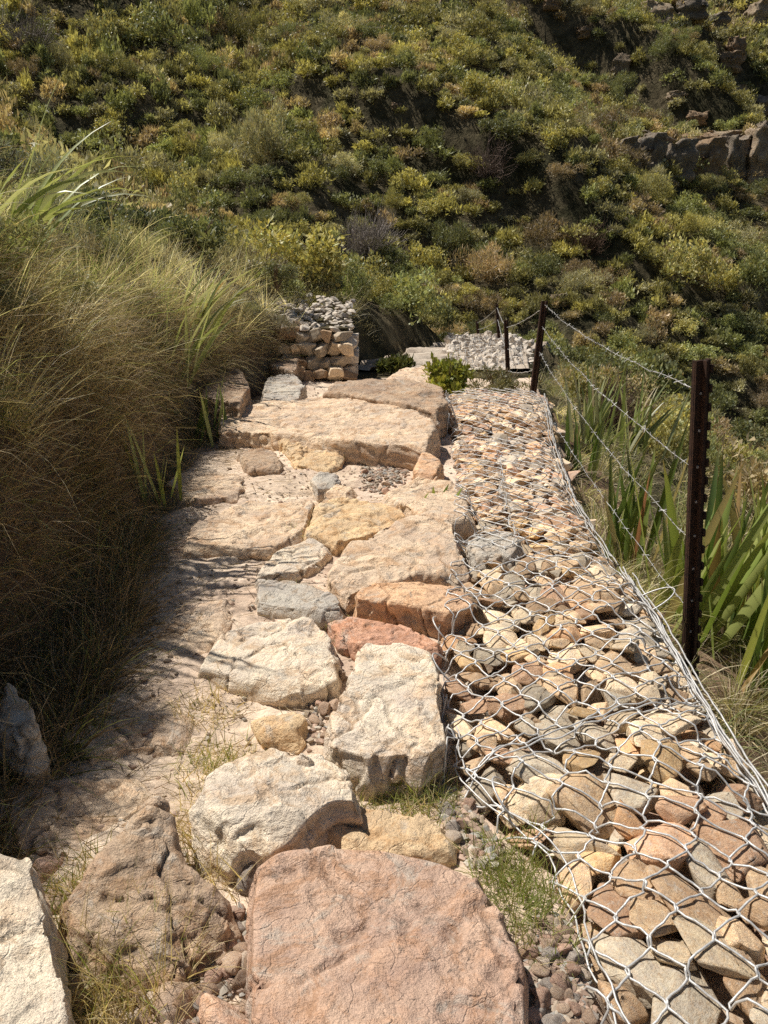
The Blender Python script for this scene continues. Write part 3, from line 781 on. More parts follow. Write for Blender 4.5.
# ------------------------------------------------------------------ pebbles and gravel
def inpoly(x, y, poly):
    c = False; n = len(poly)
    for i in range(n):
        x1, y1 = poly[i]; x2, y2 = poly[(i + 1) % n]
        if (y1 > y) != (y2 > y) and x < (x2 - x1) * (y - y1) / (y2 - y1) + x1: c = not c
    return c
def GZ(x, y):
    i = min(max(int((x - gxs[0]) / .0125), 0), len(gxs) - 1); j = min(int(np.searchsorted(gys, y)), len(gys) - 1)
    return float(GRID[j, i])
G1 = [(150, 960), (205, 925), (240, 905), (250, 915), (250, 1040), (130, 1040)]
G2 = [(525, 930), (560, 915), (585, 960), (600, 1040), (525, 1040)]
G3 = [(362, 462), (410, 468), (400, 495), (360, 490)]
G4 = [(305, 690), (345, 672), (332, 745), (300, 735)]
G5 = [(430, 770), (470, 790), (510, 860), (470, 870), (450, 840)]
G6 = [(300, 805), (330, 795), (328, 840), (300, 830)]
rp = np.random.default_rng(51)
PEB = [np_mesh('pebble', *chunk(3, 400 + k, 9, .05, (1, .82, .6), .45, .85), M_ROCKS) for k in range(6)]
gv = Bag(); cnt = 0
for reg, n, smin, smax, nb, word in ((G1, 700, .006, .02, 60, 'between the rough boulder and the pink slab'), (G2, 800, .006, .016, 50, 'between the pink slab and the near gabion'), (G3, 400, .008, .022, 8, 'in the gravel under the long slab'),
                                   (G4, 160, .006, .018, 12, 'between the wide pale slab and the cream block'), (G5, 260, .008, .025, 14, 'where the ochre stone meets the gabion'), (G6, 60, .006, .016, 6, 'in the notch of the cream boulder')):
    xs_ = [p[0] for p in reg]; ys_ = [p[1] for p in reg]; k = 0
    while k < n + nb:
        a, b_ = rp.uniform(min(xs_), max(xs_)), rp.uniform(min(ys_), max(ys_))
        if not inpoly(a, b_, reg): continue
        p = at(a, b_, .01); z = GZ(p[0], p[1]); k += 1
        key = ['pink', 'pale', 'tan', 'brown', 'pink', 'grey'][int(rp.integers(6))]
        if k <= nb:
            s = rp.uniform(.017, .036) if reg is not G2 else rp.uniform(.014, .028)
            o = mesh_obj('pebble', PEB[int(rp.integers(6))], None, (p[0], p[1], z + s * .4), np.array(COL[key]) * np.array([.78, .76, .78]) * rp.uniform(.7, 1.1))
            o.scale = (s, s * rp.uniform(.8, 1.1), s); o.rotation_euler = (rp.normal() * .4, rp.normal() * .4, rp.uniform(0, 6))
            wd = dict(pal)[key]; props(o, f'{wd} pebble lying {word}', 'pebble', f'{wd} pebbles {word}')
        else:
            s = rp.uniform(smin, smax); V, F = chunk_any(1, int(rp.integers(1e6)), 6)
            gv.add(V * s + np.array([p[0], p[1], z + s * .3]), F, np.array(COL[key]) * rp.uniform(.7, 1.2))
PN = perlin(np.stack([np.linspace(0, 800, 5200), np.linspace(0, 260, 5200), np.full(5200, .5)], 1))
for k in range(5200):   # thin scatter over the whole path
    y = rp.uniform(.9, 8.5); x = rp.uniform(float(xf(y)) + .1, float(xl(min(y, 7.3))) + .05); s = rp.uniform(.003, .011) * (1.6 if rp.uniform() < .08 else 1)
    if PN[k] < -.05 and rp.uniform() < .75: continue
    V, F = ICO[1]; V = V * np.array([1, .8, .6]) * s * (1 + .25 * rp.normal(size=(len(V), 1)))
    gv.add(V + np.array([x, y, GZ(x, y) + s * .25]), F, np.array(COL[['pink', 'pale', 'tan', 'brown'][int(rp.integers(4))]]) * rp.uniform(.7, 1.15))
M_GRAVEL = leaf_material('gravel', 0.0, .9, .15)
o = mesh_obj('gravel', gv.mesh('gravel', M_GRAVEL, False)); props(o, 'fine pinkish gravel lying on the path', 'gravel', None, 'stuff')

# ------------------------------------------------------------------ blades of grass and leaves
def blades(root, dirn, length, width, droop, segs=4, fold=0.0, wide=False, rng=RNG, curl=0.0):
    """strips from root along dirn, bending under droop; returns V (n,(segs+1)*2,3), F"""
    n = len(root); d = dirn / np.linalg.norm(dirn, axis=1)[:, None]
    side = np.cross(d, rng.normal(size=(n, 3))); side /= np.linalg.norm(side, axis=1)[:, None] + 1e-9
    P = root.copy(); seg = length / segs; out = []
    cur = d.copy()
    for k in range(segs + 1):
        t = k / segs
        if wide: w = width * (1 - t ** 3) * (.55 + .45 * min(1, t * 4)) if k < segs else width * .02
        else: w = width * (1 - t * .92)
        s = side * (np.asarray(w) * .5)[:, None]
        if fold:
            nrm = np.cross(side, cur)
            out.append(np.stack([P - s, P - nrm * (np.asarray(w) * fold)[:, None], P + s], 1))
        else: out.append(np.stack([P - s, P + s], 1))
        P = P + cur * seg[:, None]
        cur = cur + np.array([0, 0, -1.0]) * (droop * (.4 + t))[:, None] / segs * 1.6
        cur /= np.linalg.norm(cur, axis=1)[:, None]
    V = np.stack(out, 1)            # n, segs+1, c, 3
    c = V.shape[2]; per = (segs + 1) * c
    f = []
    for k in range(segs):
        for j in range(c - 1):
            f.append([k * c + j, k * c + j + 1, (k + 1) * c + j + 1, (k + 1) * c + j])
    F = (np.arange(n)[:, None, None] * per + np.array(f)[None]).reshape(-1, 4)
    return V.reshape(-1, 3), F, per

def palette(n, cols, wts, rng, var=.25):
    i = rng.choice(len(cols), size=n, p=np.array(wts) / np.sum(wts))
    c = np.array(cols)[i] * rng.uniform(1 - var, 1 + var, size=(n, 1))
    return c
DRY = [(.44, .34, .19), (.33, .26, .13), (.25, .24, .09), (.17, .19, .06), (.22, .15, .085), (.60, .50, .31)]

def grass_patch(name, label, n, sampler, lfun, rng, cols=DRY, wts=(3, 3, 3, 2, 2, 1), width=.0035, droop=(.3, 1.3), lean=.5, out=(0, 0, 0), segs=4, mat=None, tuft=0, group=None, kind='stuff', cat='grass', parent=None, zoff=0.0):
    xy = sampler(n)
    if tuft:
        base = sampler(max(1, n // tuft)); idx = rng.integers(0, len(base), n)
        xy = base[idx] + rng.normal(size=(n, 2)) * .045
        tdir = rng.normal(size=(len(base), 3))[idx] * .5; tcol = rng.uniform(.55, 1.4, size=(len(base), 1))[idx]
        tlen = rng.uniform(.7, 1.25, len(base))[idx]
    else: tdir = 0; tcol = 1; tlen = 1
    z = H(xy[:, 0], xy[:, 1]) - .03 + zoff
    root = np.stack([xy[:, 0], xy[:, 1], z], 1)
    d = np.array([0, 0, 1.0]) + rng.normal(size=(n, 3)) * lean * np.array([1, 1, .4]) + np.asarray(out) + tdir
    L = lfun(xy, rng) * tlen
    dr = rng.uniform(droop[0], droop[1], n)
    V, F, per = blades(root, d, L, np.full(n, width) * rng.uniform(.6, 1.5, n), dr, segs, rng=rng)
    c = palette(n, cols, wts, rng, .4) * tcol * 1.7
    col = np.repeat(c, per, 0)
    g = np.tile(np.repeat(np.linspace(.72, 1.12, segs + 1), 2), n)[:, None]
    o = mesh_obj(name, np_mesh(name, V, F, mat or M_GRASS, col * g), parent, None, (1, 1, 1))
    if parent is None: props(o, label, cat, group, kind)
    return o

rg = np.random.default_rng(61)
def samp_bank(n):
    y = 1.0 + 11.5 * rg.random(n) ** 1.15
    s = .16 + rg.random(n) ** .9 * np.interp(y, [1, 6, 12], [1.7, 3.6, 4.5]) + .02
    return np.stack([xf(y) - s, y], 1)
def len_bank(xy, q):
    s = xf(xy[:, 1]) - xy[:, 0]
    return np.interp(s, [0, .15, .4, 1, 3], [.2, .36, .52, .52, .48]) * q.uniform(.45, 1.35, len(xy))
def tussocks(name, label, cent, nb, L0, rng, cols, wts, thmax=1.15, out=(0, 0, 0), width=.0042, droop=(.5, 2.0), segs=5, foot=.05, mess=.38):
    K = len(cent); tl = rng.uniform(.6, 1.3, K) * L0; kind = rng.choice(len(cols), size=K, p=np.array(wts) / np.sum(wts))
    bright = rng.uniform(.6, 1.35, K); axis = rng.normal(size=(K, 3)) * np.array([.3, .3, 0]) + np.asarray(out)
    cnt_ = (nb * rng.uniform(.6, 1.4, K)).astype(int); idx = np.repeat(np.arange(K), cnt_); n = len(idx)
    ph = rng.uniform(0, 6.283, n); th = thmax * rng.random(n) ** .8
    d = np.stack([np.cos(ph) * np.sin(th), np.sin(ph) * np.sin(th), np.cos(th)], 1) + axis[idx] + rng.normal(size=(n, 3)) * mess
    xy = cent[idx] + np.stack([np.cos(ph), np.sin(ph)], 1) * (foot * rng.random(n))[:, None]
    root = np.concatenate([xy, (H(xy[:, 0], xy[:, 1]) - .03)[:, None]], 1)
    L = tl[idx] * rng.uniform(.35, 1.25, n); wd = width * rng.choice([.7, 1.0, 1.5, 2.6], size=n, p=[.25, .35, .28, .12])
    V, F, per = blades(root, d, L, wd, rng.uniform(droop[0], droop[1], n), segs, rng=rng)
    cc = np.array(cols); odd = rng.random(n) < .28; kk = kind[idx]; kk[odd] = rng.choice(len(cols), size=int(odd.sum()))
    c = cc[kk] * (bright[idx] * rng.uniform(.55, 1.45, n))[:, None]
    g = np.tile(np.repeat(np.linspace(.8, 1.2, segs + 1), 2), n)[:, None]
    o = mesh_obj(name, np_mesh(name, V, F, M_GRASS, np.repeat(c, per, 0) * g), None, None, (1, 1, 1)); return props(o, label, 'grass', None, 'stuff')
BANKC = [(.95, .85, .60), (.84, .74, .48), (.66, .64, .33), (.46, .52, .22), (.46, .37, .26), (1.0, .95, .80)]
tussocks('bank_grass', 'long dry grass in tangled tussocks covering the steep bank', samp_bank(760), 88, .40, rg, BANKC, (3.4, 3.6, 2.0, 1.0, 2.0, 1.8), thmax=.8, out=(.06, -.05, 0), droop=(.05, 1.0), width=.0048)
tussocks('bank_undergrowth', 'short dead grass matted between the tussocks of the bank', samp_bank(1200), 36, .24, rg, [(.62, .53, .36), (.46, .39, .24), (.76, .67, .48)], (1, 1, 1), thmax=1.5, droop=(.2, 1.2), width=.0046, foot=.14)
grass_patch('bank_stems', 'bent dead stalks sticking out of the bank grass', 2600, samp_bank, lambda xy, q: q.uniform(.3, .85, len(xy)), rg, cols=[(.6, .54, .36), (.4, .32, .2), (.52, .48, .28), (.28, .3, .12)], wts=(3, 2, 2, 1), lean=.9, out=(.1, -.15, 0), droop=(.1, 1.2), width=.0055, segs=5)
gcent = samp_bank(900); gcent = gcent[fbm(np.stack([gcent[:, 0] * 1.1, gcent[:, 1] * 1.1, gcent[:, 0] * 0 + 2], 1), 2) > .24]
tussocks('bank_green_grass', 'fresh olive green grass growing through the dry bank', gcent, 85, .4, rg, [(.42, .50, .16), (.34, .44, .13), (.58, .60, .26)], (2, 2, 1), thmax=.8, out=(.08, -.05, 0), droop=(.1, 1.0), width=.0046)
def samp_front(n):
    y = 1.5 + 2.6 * rg.random(n)
    return np.stack([xf(y) - .15 + np.interp(y, [1.5, 2.2, 2.6, 3.2, 4.1], [.4, .5, .46, .34, .2]) * rg.random(n) ** .8, y], 1)
tussocks('bank_foot_thatch', 'brown matted thatch spilling over the near foot of the bank', samp_front(240), 70, .26, rg, [(.36, .26, .16), (.26, .19, .12), (.46, .36, .22), (.26, .28, .11)], (3, 2, 2, 1.3), thmax=1.3, out=(.12, -.1, 0), droop=(.4, 1.6), foot=.1)
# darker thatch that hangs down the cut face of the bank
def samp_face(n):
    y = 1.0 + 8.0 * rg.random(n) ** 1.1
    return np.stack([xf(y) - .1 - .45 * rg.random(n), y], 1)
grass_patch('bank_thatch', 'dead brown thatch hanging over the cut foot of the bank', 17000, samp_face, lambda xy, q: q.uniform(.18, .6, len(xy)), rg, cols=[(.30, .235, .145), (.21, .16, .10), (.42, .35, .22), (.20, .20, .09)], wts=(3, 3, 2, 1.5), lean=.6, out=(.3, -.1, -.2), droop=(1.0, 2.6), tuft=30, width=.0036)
def samp_foot(n):
    y = 1.2 + 5.0 * rg.random(n) ** 1.1
    return np.stack([xf(y) + np.interp(y, [1, 2.6, 3.4, 5], [.42, .34, .2, .1]) - .55 * rg.random(n), y], 1)
grass_patch('bank_foot_grass', 'short green and straw grass along the foot of the bank', 26000, samp_foot, lambda xy, q: q.uniform(.06, .22, len(xy)), rg, cols=[(.13, .16, .05), (.24, .19, .11), (.34, .26, .15), (.2, .14, .09)], wts=(1.4, 2, 2, 2), lean=.7, tuft=35, width=.003, droop=(.4, 1.6))
def samp_right(n):
    y = 1.2 + 15 * rg.random(n) ** 1.25
    return np.stack([xr(y) + .05 + np.interp(y, [1, 4, 8, 16], [1.2, 3.2, 5.5, 9.0]) * rg.random(n) ** 1.05, y], 1)
GREENISH = [(.19, .20, .075), (.28, .25, .11), (.42, .34, .18), (.13, .15, .055), (.55, .46, .28)]
tussocks('slope_grass', 'mixed green and straw grass in tussocks on the slope outside the gabion', samp_right(900), 62, .34, rg, [(.86, .74, .50), (.68, .57, .36), (.50, .47, .22), (.36, .40, .16), (.26, .30, .11)], (3, 3, 3, 2, 1.4), out=(.05, -.05, 0))
tussocks('slope_undergrowth', 'short matted straw between the tussocks of the slope', samp_right(1000), 26, .16, rg, [(.66, .55, .36), (.5, .4, .25), (.34, .34, .15)], (2, 2, 1), thmax=1.5, droop=(.2, 1.0), foot=.14)
# straw and twigs lying loose
n = 5200
y = 1.0 + 6.5 * rg.random(n) ** 1.2; x = xf(y) + .02 + (rg.random(n) ** 1.8) * 1.5
root = np.stack([x, y, np.array([GZ(a, b_) for a, b_ in zip(x, y)]) + .008], 1)
dd = rg.normal(size=(n, 3)) * np.array([1, 1, .06])
V, F, per = blades(root, dd, rg.uniform(.03, .16, n), np.full(n, .0032), np.zeros(n) + .02, 3, rng=rg)
o = mesh_obj('straw_litter', np_mesh('straw_litter', V, F, M_GRASS, np.repeat(palette(n, [(.36, .28, .17), (.2, .13, .08), (.45, .37, .24)], (3, 2, 1), rg), per, 0)), None, None, (1, 1, 1))
props(o, 'loose straw and dead stems scattered over the path edge', 'straw', None, 'stuff')

# separate small tufts between the stones
def tuft(px, py, z, n, spread, length, label, green=.6, cat='grass tuft', name='grass_tuft', lean=.6, group=None):
    p = at(px, py, z); q = np.random.default_rng(int(px * 7 + py))
    sx, sy = (spread if isinstance(spread, tuple) else (spread, spread))
    xy = p[:2] + np.clip(q.normal(size=(n, 2)), -1.7, 1.7) * np.array([sx, sy])
    zz = np.array([drop_z(a, b_, .05, GZ(a, b_)) for a, b_ in xy])
    root = np.stack([xy[:, 0], xy[:, 1], zz - .01], 1) - np.array([p[0], p[1], z])
    d = np.array([0, 0, 1.0]) + q.normal(size=(n, 3)) * lean
    V, F, per = blades(root, d, length * q.uniform(.5, 1.3, n), np.full(n, .0034) * q.uniform(.6, 1.4, n), q.uniform(.2, 1.6, n), 4, rng=q)
    cols = [(.18, .21, .06), (.26, .27, .09), (.54, .45, .26), (.38, .30, .17)]
    c = palette(n, cols, (3 * green, 2 * green, 2.5 * (1 - green), 1.5 * (1 - green)), q) * 1.4
    o = mesh_obj(name, np_mesh(name, V, F, M_GRASS, np.repeat(c, per, 0)), None, (p[0], p[1], z), (1, 1, 1))
    return props(o, label, cat, group, 'stuff' if max(sx, sy) > 2.4 * min(sx, sy) else None)
tuft(212, 842, .0, 700, (.07, .12), .13, 'dry straw tuft between the cream boulder and the rough brown boulder', .08)
tuft(120, 990, .0, 900, (.09, .1), .2, 'pale straw tuft mixed with green beside the bottom corner slab', .18)
tuft(388, 780, .02, 900, (.11, .06), .07, 'short green moss grass behind the cream boulder and below the pale block', .85)
tuft(515, 900, .0, 1100, (.06, .12), .1, 'bright green tuft squeezed between pink slab and near gabion', .9)
tuft(70, 900, .0, 250, (.04, .07), .1, 'sparse tuft in the gap beside the corner slab', .5)
tuft(340, 632, .03, 260, (.1, .05), .05, 'thin green line of grass along the flat red stone', .8)
tuft(300, 590, .02, 160, (.1, .02), .05, 'thin grass strip at the edge of the grey tongue of stone', .7)
tuft(420, 576, .02, 300, (.16, .03), .06, 'green grass strip under the broad tan stone', .85)
tuft(375, 450, .05, 900, (.16, .12), .07, 'low mossy tuft under the long slab', .6)
tuft(408, 800, .02, 350, (.08, .05), .06, 'small grass patch beside the ochre flat stone', .75)
tuft(205, 705, .03, 220, (.06, .06), .08, 'dead brown root tuft on the bedrock shelf', .1)
tuft(355, 600, .02, 120, (.04, .05), .06, 'little tuft at the corner of the square fronted block', .8)
tuft(215, 755, .02, 350, (.07, .06), .09, 'straw and green tuft at the far side of the cream boulder', .4)
tuft(300, 530, .02, 120, (.03, .08), .06, 'tiny tuft at the end of the bedrock slab', .7)
tuft(430, 800, .02, 300, (.05, .06), .09, 'tuft growing at the corner of the near gabion', .5)

# ------------------------------------------------------------------ sword leaved plants
def sword(name, base, n, length, width, lean_dir, spread, label, group=None, cols=None, droop=(.05, .5), seed=0, flower=False, dead=.1):
    q = np.random.default_rng(seed + 700)
    base = np.asarray(base, float)
    n = int(n * 1.6); length *= 1.18; width *= .95
    t = empty(name, base, label, 'plant', group)
    live = Bag(); deadb = Bag()
    root = q.normal(size=(n, 3)) * np.array([.05, .05, .01]) * (1 + length)
    ang = q.uniform(0, 2 * np.pi, n)
    d = np.stack([np.cos(ang) * spread, np.sin(ang) * spread, np.ones(n)], 1) * np.array([1, 1, 1]) + np.asarray(lean_dir) + q.normal(size=(n, 3)) * .08
    L = length * q.uniform(.55, 1.1, n)
    V, F, per = blades(root, d, L, width * q.uniform(.7, 1.15, n), q.uniform(droop[0], droop[1], n), 9, fold=.12, wide=True, rng=q)
    cols = cols or [(.15, .21, .05), (.2, .25, .065), (.28, .31, .10), (.10, .15, .045)]
    c = palette(n, cols, [1] * len(cols), q, .25) * np.array([1.35, 1.32, 1.25])
    isd = q.random(n) < dead
    c[isd] = palette(int(isd.sum()), [(.38, .25, .11), (.45, .36, .2), (.36, .16, .07)], (2, 2, 1), q)
    col = np.repeat(c, per, 0)
    tt = np.tile(np.repeat(np.linspace(0, 1, 10), 3), n)[:, None]
    tip = sstep(.86, 1.0, tt)
    col = col * (1 - tip) + tip * np.array([.34, .24, .11])
    col = col * (1 + .12 * np.sin(np.tile(np.array([0, 1.5, 3.0]), n * 10))[:, None])
    mesh_obj('leaves', np_mesh('leaves', V, F, M_SWORD, col), t, None, (1, 1, 1))
    sv, sf = tube(np.array([[0, 0, -.1], [0, 0, .02], [.005, 0, .09]]), np.array([.035, .03, .012]) * (1 + length * .4), 7)
    mesh_obj('stem', np_mesh('stem', sv, sf, M_TWIG, np.broadcast_to(np.array([.2, .14, .08]), sv.shape)), t, None, (1, 1, 1))
    return t
def onH(px, py): return hit(px, py)
b0 = lambda x, y, dz_=-.03: np.array([x, y, float(H(np.array(x), np.array(y))) + dz_])
sword('sword_leaf_plant', at(160, 505, .02), 6, .46, .042, (.05, 0, .6), .35, 'sword leaved plant with snapped upright leaves at the foot of the bank in shade', seed=1, droop=(0, .12), cols=[(.26, .32, .09), (.34, .38, .12)])
sword('sword_leaf_plant', at(212, 440, .02), 8, .46, .035, (.12, 0, .5), .35, 'small sword leaved plant at the foot of the bank beside the long slab', seed=2, droop=(0, .3))
sword('sword_leaf_plant', b0(-1.95, 4.0), 15, .85, .03, (.8, .05, .6), .4, 'tall arching sword leaved plant high in the bank grass', seed=3, droop=(.5, 1.6), cols=[(.2, .25, .09), (.3, .34, .14), (.36, .38, .22)])
sword('sword_leaf_plant', b0(-2.0, 3.3), 7, .6, .03, (.6, 0, .5), .4, 'sword leaved plant cut by the frame edge at the top of the bank', seed=4, droop=(.2, .9), cols=[(.22, .26, .1), (.36, .38, .2)])
sword('sword_leaf_plant', b0(-1.75, 7.2), 16, .85, .034, (.8, 0, .6), .4, 'sword leaved plant with drooping silvery leaves above the long slab', seed=5, droop=(.3, 1.2), cols=[(.24, .28, .11), (.36, .38, .2), (.42, .43, .3)])
sword('sword_leaf_plant', b0(-1.7, 6.3), 8, .7, .035, (.5, 0, .7), .4, 'thin sword leaved plant midway up the grassy bank', seed=6, droop=(.3, 1.2), cols=[(.24, .28, .11), (.36, .38, .2)])
sword('sword_leaf_plant', b0(1.62, 3.75), 16, .92, .062, (.1, 0, .6), .5, 'dense upright sword leaved plant just behind the nearest post', seed=7, droop=(0, .3))
sword('sword_leaf_plant', b0(2.25, 4.1), 26, 1.0, .066, (.35, -.1, .7), .6, 'spreading sword leaved clump with reddish dead leaves beyond the nearest post', seed=8, droop=(.2, 1.0), dead=.22)
sword('sword_leaf_plant', b0(1.95, 3.25), 18, .95, .072, (.1, -.1, .8), .4, 'broad green sword leaved plant at the frame edge by the nearest post', seed=9, droop=(.1, .8))
sword('sword_leaf_plant', b0(2.5, 4.9), 16, .85, .05, (.45, 0, .6), .5, 'leaning sword leaved clump on the slope at the frame edge', seed=10, droop=(.1, .8), dead=.2)
sword('sword_leaf_plant', b0(1.95, 3.95), 14, .95, .062, (.25, 0, .7), .35, 'sword leaved plant between the nearest post and the reddish clump', seed=21, droop=(.1, .8))
sword('sword_leaf_plant', b0(2.3, 3.5), 16, 1.0, .068, (.2, 0, .8), .45, 'tall sword leaved plant cut by the frame edge level with the nearest post', seed=22, droop=(.1, .9), dead=.2)
sword('sword_leaf_plant', b0(1.5, 4.5), 12, .8, .045, (0, 0, .8), .35, 'slender sword leaved plant by the outer wire edge ahead of the nearest post', seed=23, droop=(0, .4))
sword('sword_leaf_plant', b0(2.0, 7.4), 16, .8, .045, (.3, 0, .6), .5, 'pale sword leaved plant on the slope right beyond the second post', seed=11, droop=(.1, .8), cols=[(.2, .24, .09), (.34, .36, .18), (.42, .42, .28)])
sword('sword_leaf_plant', b0(2.7, 8.2), 16, .9, .045, (.4, 0, .6), .5, 'sword leaved plant half way down the grassy slope', seed=12, droop=(.1, .8), cols=[(.2, .24, .09), (.34, .36, .18), (.42, .42, .28)])
sword('sword_leaf_plant', b0(1.72, 6.4), 7, .62, .045, (0, 0, .8), .25, 'few leaved upright sword plant at the outer edge of the far gabion', seed=13, droop=(0, .3))
sword('sword_leaf_plant', at(434, 510, .02), 4, .2, .03, (.3, -.2, .4), .4, 'small seedling of sword leaves growing in the stones of the far gabion', seed=14, droop=(0, .4))

# ------------------------------------------------------------------ fence
fence = empty('wire_fence', (1.3, 3.0, -.4), 'barbed wire fence on rusted steel posts along the outer edge of the gabions', 'fence')
def post(bot, top, w, holes=True, name='fence_post'):
    bot = np.asarray(bot, float); top = np.asarray(top, float); ax = top - bot; L = np.linalg.norm(ax); zz = ax / L
    xx = np.array([1.0, .25, 0]); xx -= zz * (xx @ zz); xx /= np.linalg.norm(xx); yy = np.cross(zz, xx)
    M = np.stack([xx, yy, zz], 1); c = (bot + top) / 2
    b = Bag()
    # Y-section: two flanges and a web, the web edge notched all the way up
    b.add(*box_np(c, np.array([w * .5, w * .07, L / 2]), M))
    b.add(*box_np(c + yy * -(w * .28), np.array([w * .07, w * .2, L / 2]), M))
    b.add(*box_np(c + xx * w * .46 + yy * w * .2, np.array([w * .06, w * .14, L / 2]), M))
    b.add(*box_np(c - xx * w * .46 + yy * w * .2, np.array([w * .06, w * .14, L / 2]), M))
    p = mesh_obj(name, b.mesh('fence_post', M_RUST, False), fence, -np.array(fence.location))
    if holes:
        nb = Bag(); k = int(L / .075)
        for i in range(k):
            cc = bot + zz * (L * (i + .5) / k) + xx * (w * .52 + .004)
            nb.add(*box_np(cc, np.array([.006, .008, .016]), M))
        mesh_obj('notched_edge', nb.mesh('notched_edge', M_RUST, False), p)['kind'] = 'stuff'
        hb = Bag()
        for i in range(int(L / .15)):
            cc = bot + zz * (.12 + .15 * i) - yy * (w * .0) + xx * w * -.12 - yy * w * .08
            hb.add(*box_np(cc, np.array([.005, .003, .005]), M))
        mesh_obj('stud', hb.mesh('stud', M_WIRE, False), p)['kind'] = 'stuff'
    return p
def pt_at(px, py, D):   # point of the fence line at ground distance D along the pixel's ray
    d = ray(px, py); return CAM + d * (D / d[1])
P1b, P1t = pt_at(688, 712, 2.98), pt_at(703, 360, 2.98)
P2b, P2t = pt_at(531, 412, 7.6), pt_at(545, 301, 7.6)
P3b, P3t = pt_at(509, 392, 9.8), pt_at(506, 320, 9.8)
P4b, P4t = pt_at(499, 338, 13.4), pt_at(497, 304, 13.4)
P5b, P5t = pt_at(479, 340, 15.0), pt_at(477, 321, 15.0)
post(P1b, P1t, .062); post(P2b, P2t, .062, False); post(P3b, P3t, .05, False); post(P4b, P4t, .05, False); post(P5b, P5t, .05, False)
rw = np.random.default_rng(71)
def strand(a, b, sag, rad=.0008, barbs=True, label=None):
    n = max(24, int(np.linalg.norm(b - a) / .03)); s = np.linspace(0, 1, n)
    P = a + (b - a) * s[:, None]; P[:, 2] -= sag * 4 * s * (1 - s); P += fbm(np.stack([s * 9 + a[2] * 40, s * 0, s * 0], 1), 2)[:, None] * .012
    bag = Bag(); L = np.linalg.norm(b - a); th = s * L / .035 * 2 * np.pi
    for ph in (0, np.pi):
        off = np.stack([np.cos(th + ph), np.zeros(n), np.sin(th + ph)], 1) * rad * 1.1
        bag.add(*tube(P + off, rad, 4))
    o = mesh_obj('barbed_wire', bag.mesh('barbed_wire', M_WIRE), fence, -np.array(fence.location))
    if barbs:
        bb = Bag()
        for i in range(int(L / .13)):
            t = (i + .5) * .13 / L; k = int(t * (n - 1)); c = P[k]
            for _ in range(2):
                v = rw.normal(size=3); v /= np.linalg.norm(v); bb.add(*tube(np.array([c - v * .019, c, c + v * .019]), np.array([.0012, .002, .0012]), 4))
        mesh_obj('barb', bb.mesh('barb', M_WIRE), o)['kind'] = 'stuff'
    return o
def lerp(a, b, t): return a + (b - a) * t
for k, (f1, f2, sg) in enumerate(((.925, .97, .06), (.72, .78, .07), (.52, .56, .08), (.31, .2, .05))):
    strand(lerp(P1b, P1t, f1), lerp(P2b, P2t, f2), sg)
for f2, f3 in ((.95, .9), (.7, .6), (.4, .3)):
    strand(lerp(P2b, P2t, f2), lerp(P3b, P3t, f3), .03, .0022, False)
for f2 in (.9, .55):
    strand(lerp(P3b, P3t, f2), lerp(P4b, P4t, f2), .03, .0025, False)
    strand(lerp(P4b, P4t, f2), lerp(P5b, P5t, f2), .03, .0025, False)
P0 = np.array([1.45, -1.0, -.3])
for f1 in (.9, .6):
    strand(lerp(P1b, P1t, f1), P0 + np.array([0, 0, 1.2 * f1]), .04) if False else None

# ------------------------------------------------------------------ shrubs
def shrub_cloud(q, n, leafL, leafW, shape):
    """leaf clumps of one shrub in unit size; returns V (n*4,3), brightness (n)"""
    nl = q.integers(9, 18)
    cen = q.normal(size=(nl, 3)); cen /= np.linalg.norm(cen, axis=1)[:, None]
    cen = cen * np.array([.68, .68, .42]) * q.uniform(.3, 1.1, (nl, 1)); cen[:, 2] = np.abs(cen[:, 2]) + .16
    rad = q.uniform(.12, .36, nl)
    i = q.integers(0, nl, n)
    dv = q.normal(size=(n, 3)); dv /= np.linalg.norm(dv, axis=1)[:, None]
    dv[:, 2] = np.where(q.random(n) < .7, np.abs(dv[:, 2]), dv[:, 2])
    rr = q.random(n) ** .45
    P = cen[i] + dv * (rad[i] * rr)[:, None] * np.array([1, 1, shape])
    P[:, 2] = np.maximum(P[:, 2], .0)
    ax = dv * .7 + np.array([0, 0, .5]) + q.normal(size=(n, 3)) * .85; ax /= np.linalg.norm(ax, axis=1)[:, None]
    sd = np.cross(ax, q.normal(size=(n, 3))); sd /= np.linalg.norm(sd, axis=1)[:, None] + 1e-9
    L = leafL * q.uniform(.6, 1.4, n)[:, None]; W = leafW * q.uniform(.6, 1.4, n)[:, None]
    tw = q.random(n) < .10; L[tw] *= 2.0; W[tw] *= .22
    V = np.stack([P, P + ax * L * .55 - sd * W * .5, P + ax * L, P + ax * L * .55 + sd * W * .5], 1)
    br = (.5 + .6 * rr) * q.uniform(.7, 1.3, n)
    lob = q.uniform(.7, 1.3, nl)[i]
    return V.reshape(-1, 3), br * lob

def shrub_mesh(seed, n, leafL, leafW, shape, name='foliage'):
    q = np.random.default_rng(seed); V, br = shrub_cloud(q, n, leafL, leafW, shape)
    F = np.arange(n * 4).reshape(-1, 4)
    hue = q.normal(size=(n, 1)) * .08
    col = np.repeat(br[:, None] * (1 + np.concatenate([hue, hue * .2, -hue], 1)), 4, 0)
    return np_mesh(name, V, F, M_LEAF, np.clip(col, .05, 3), False)

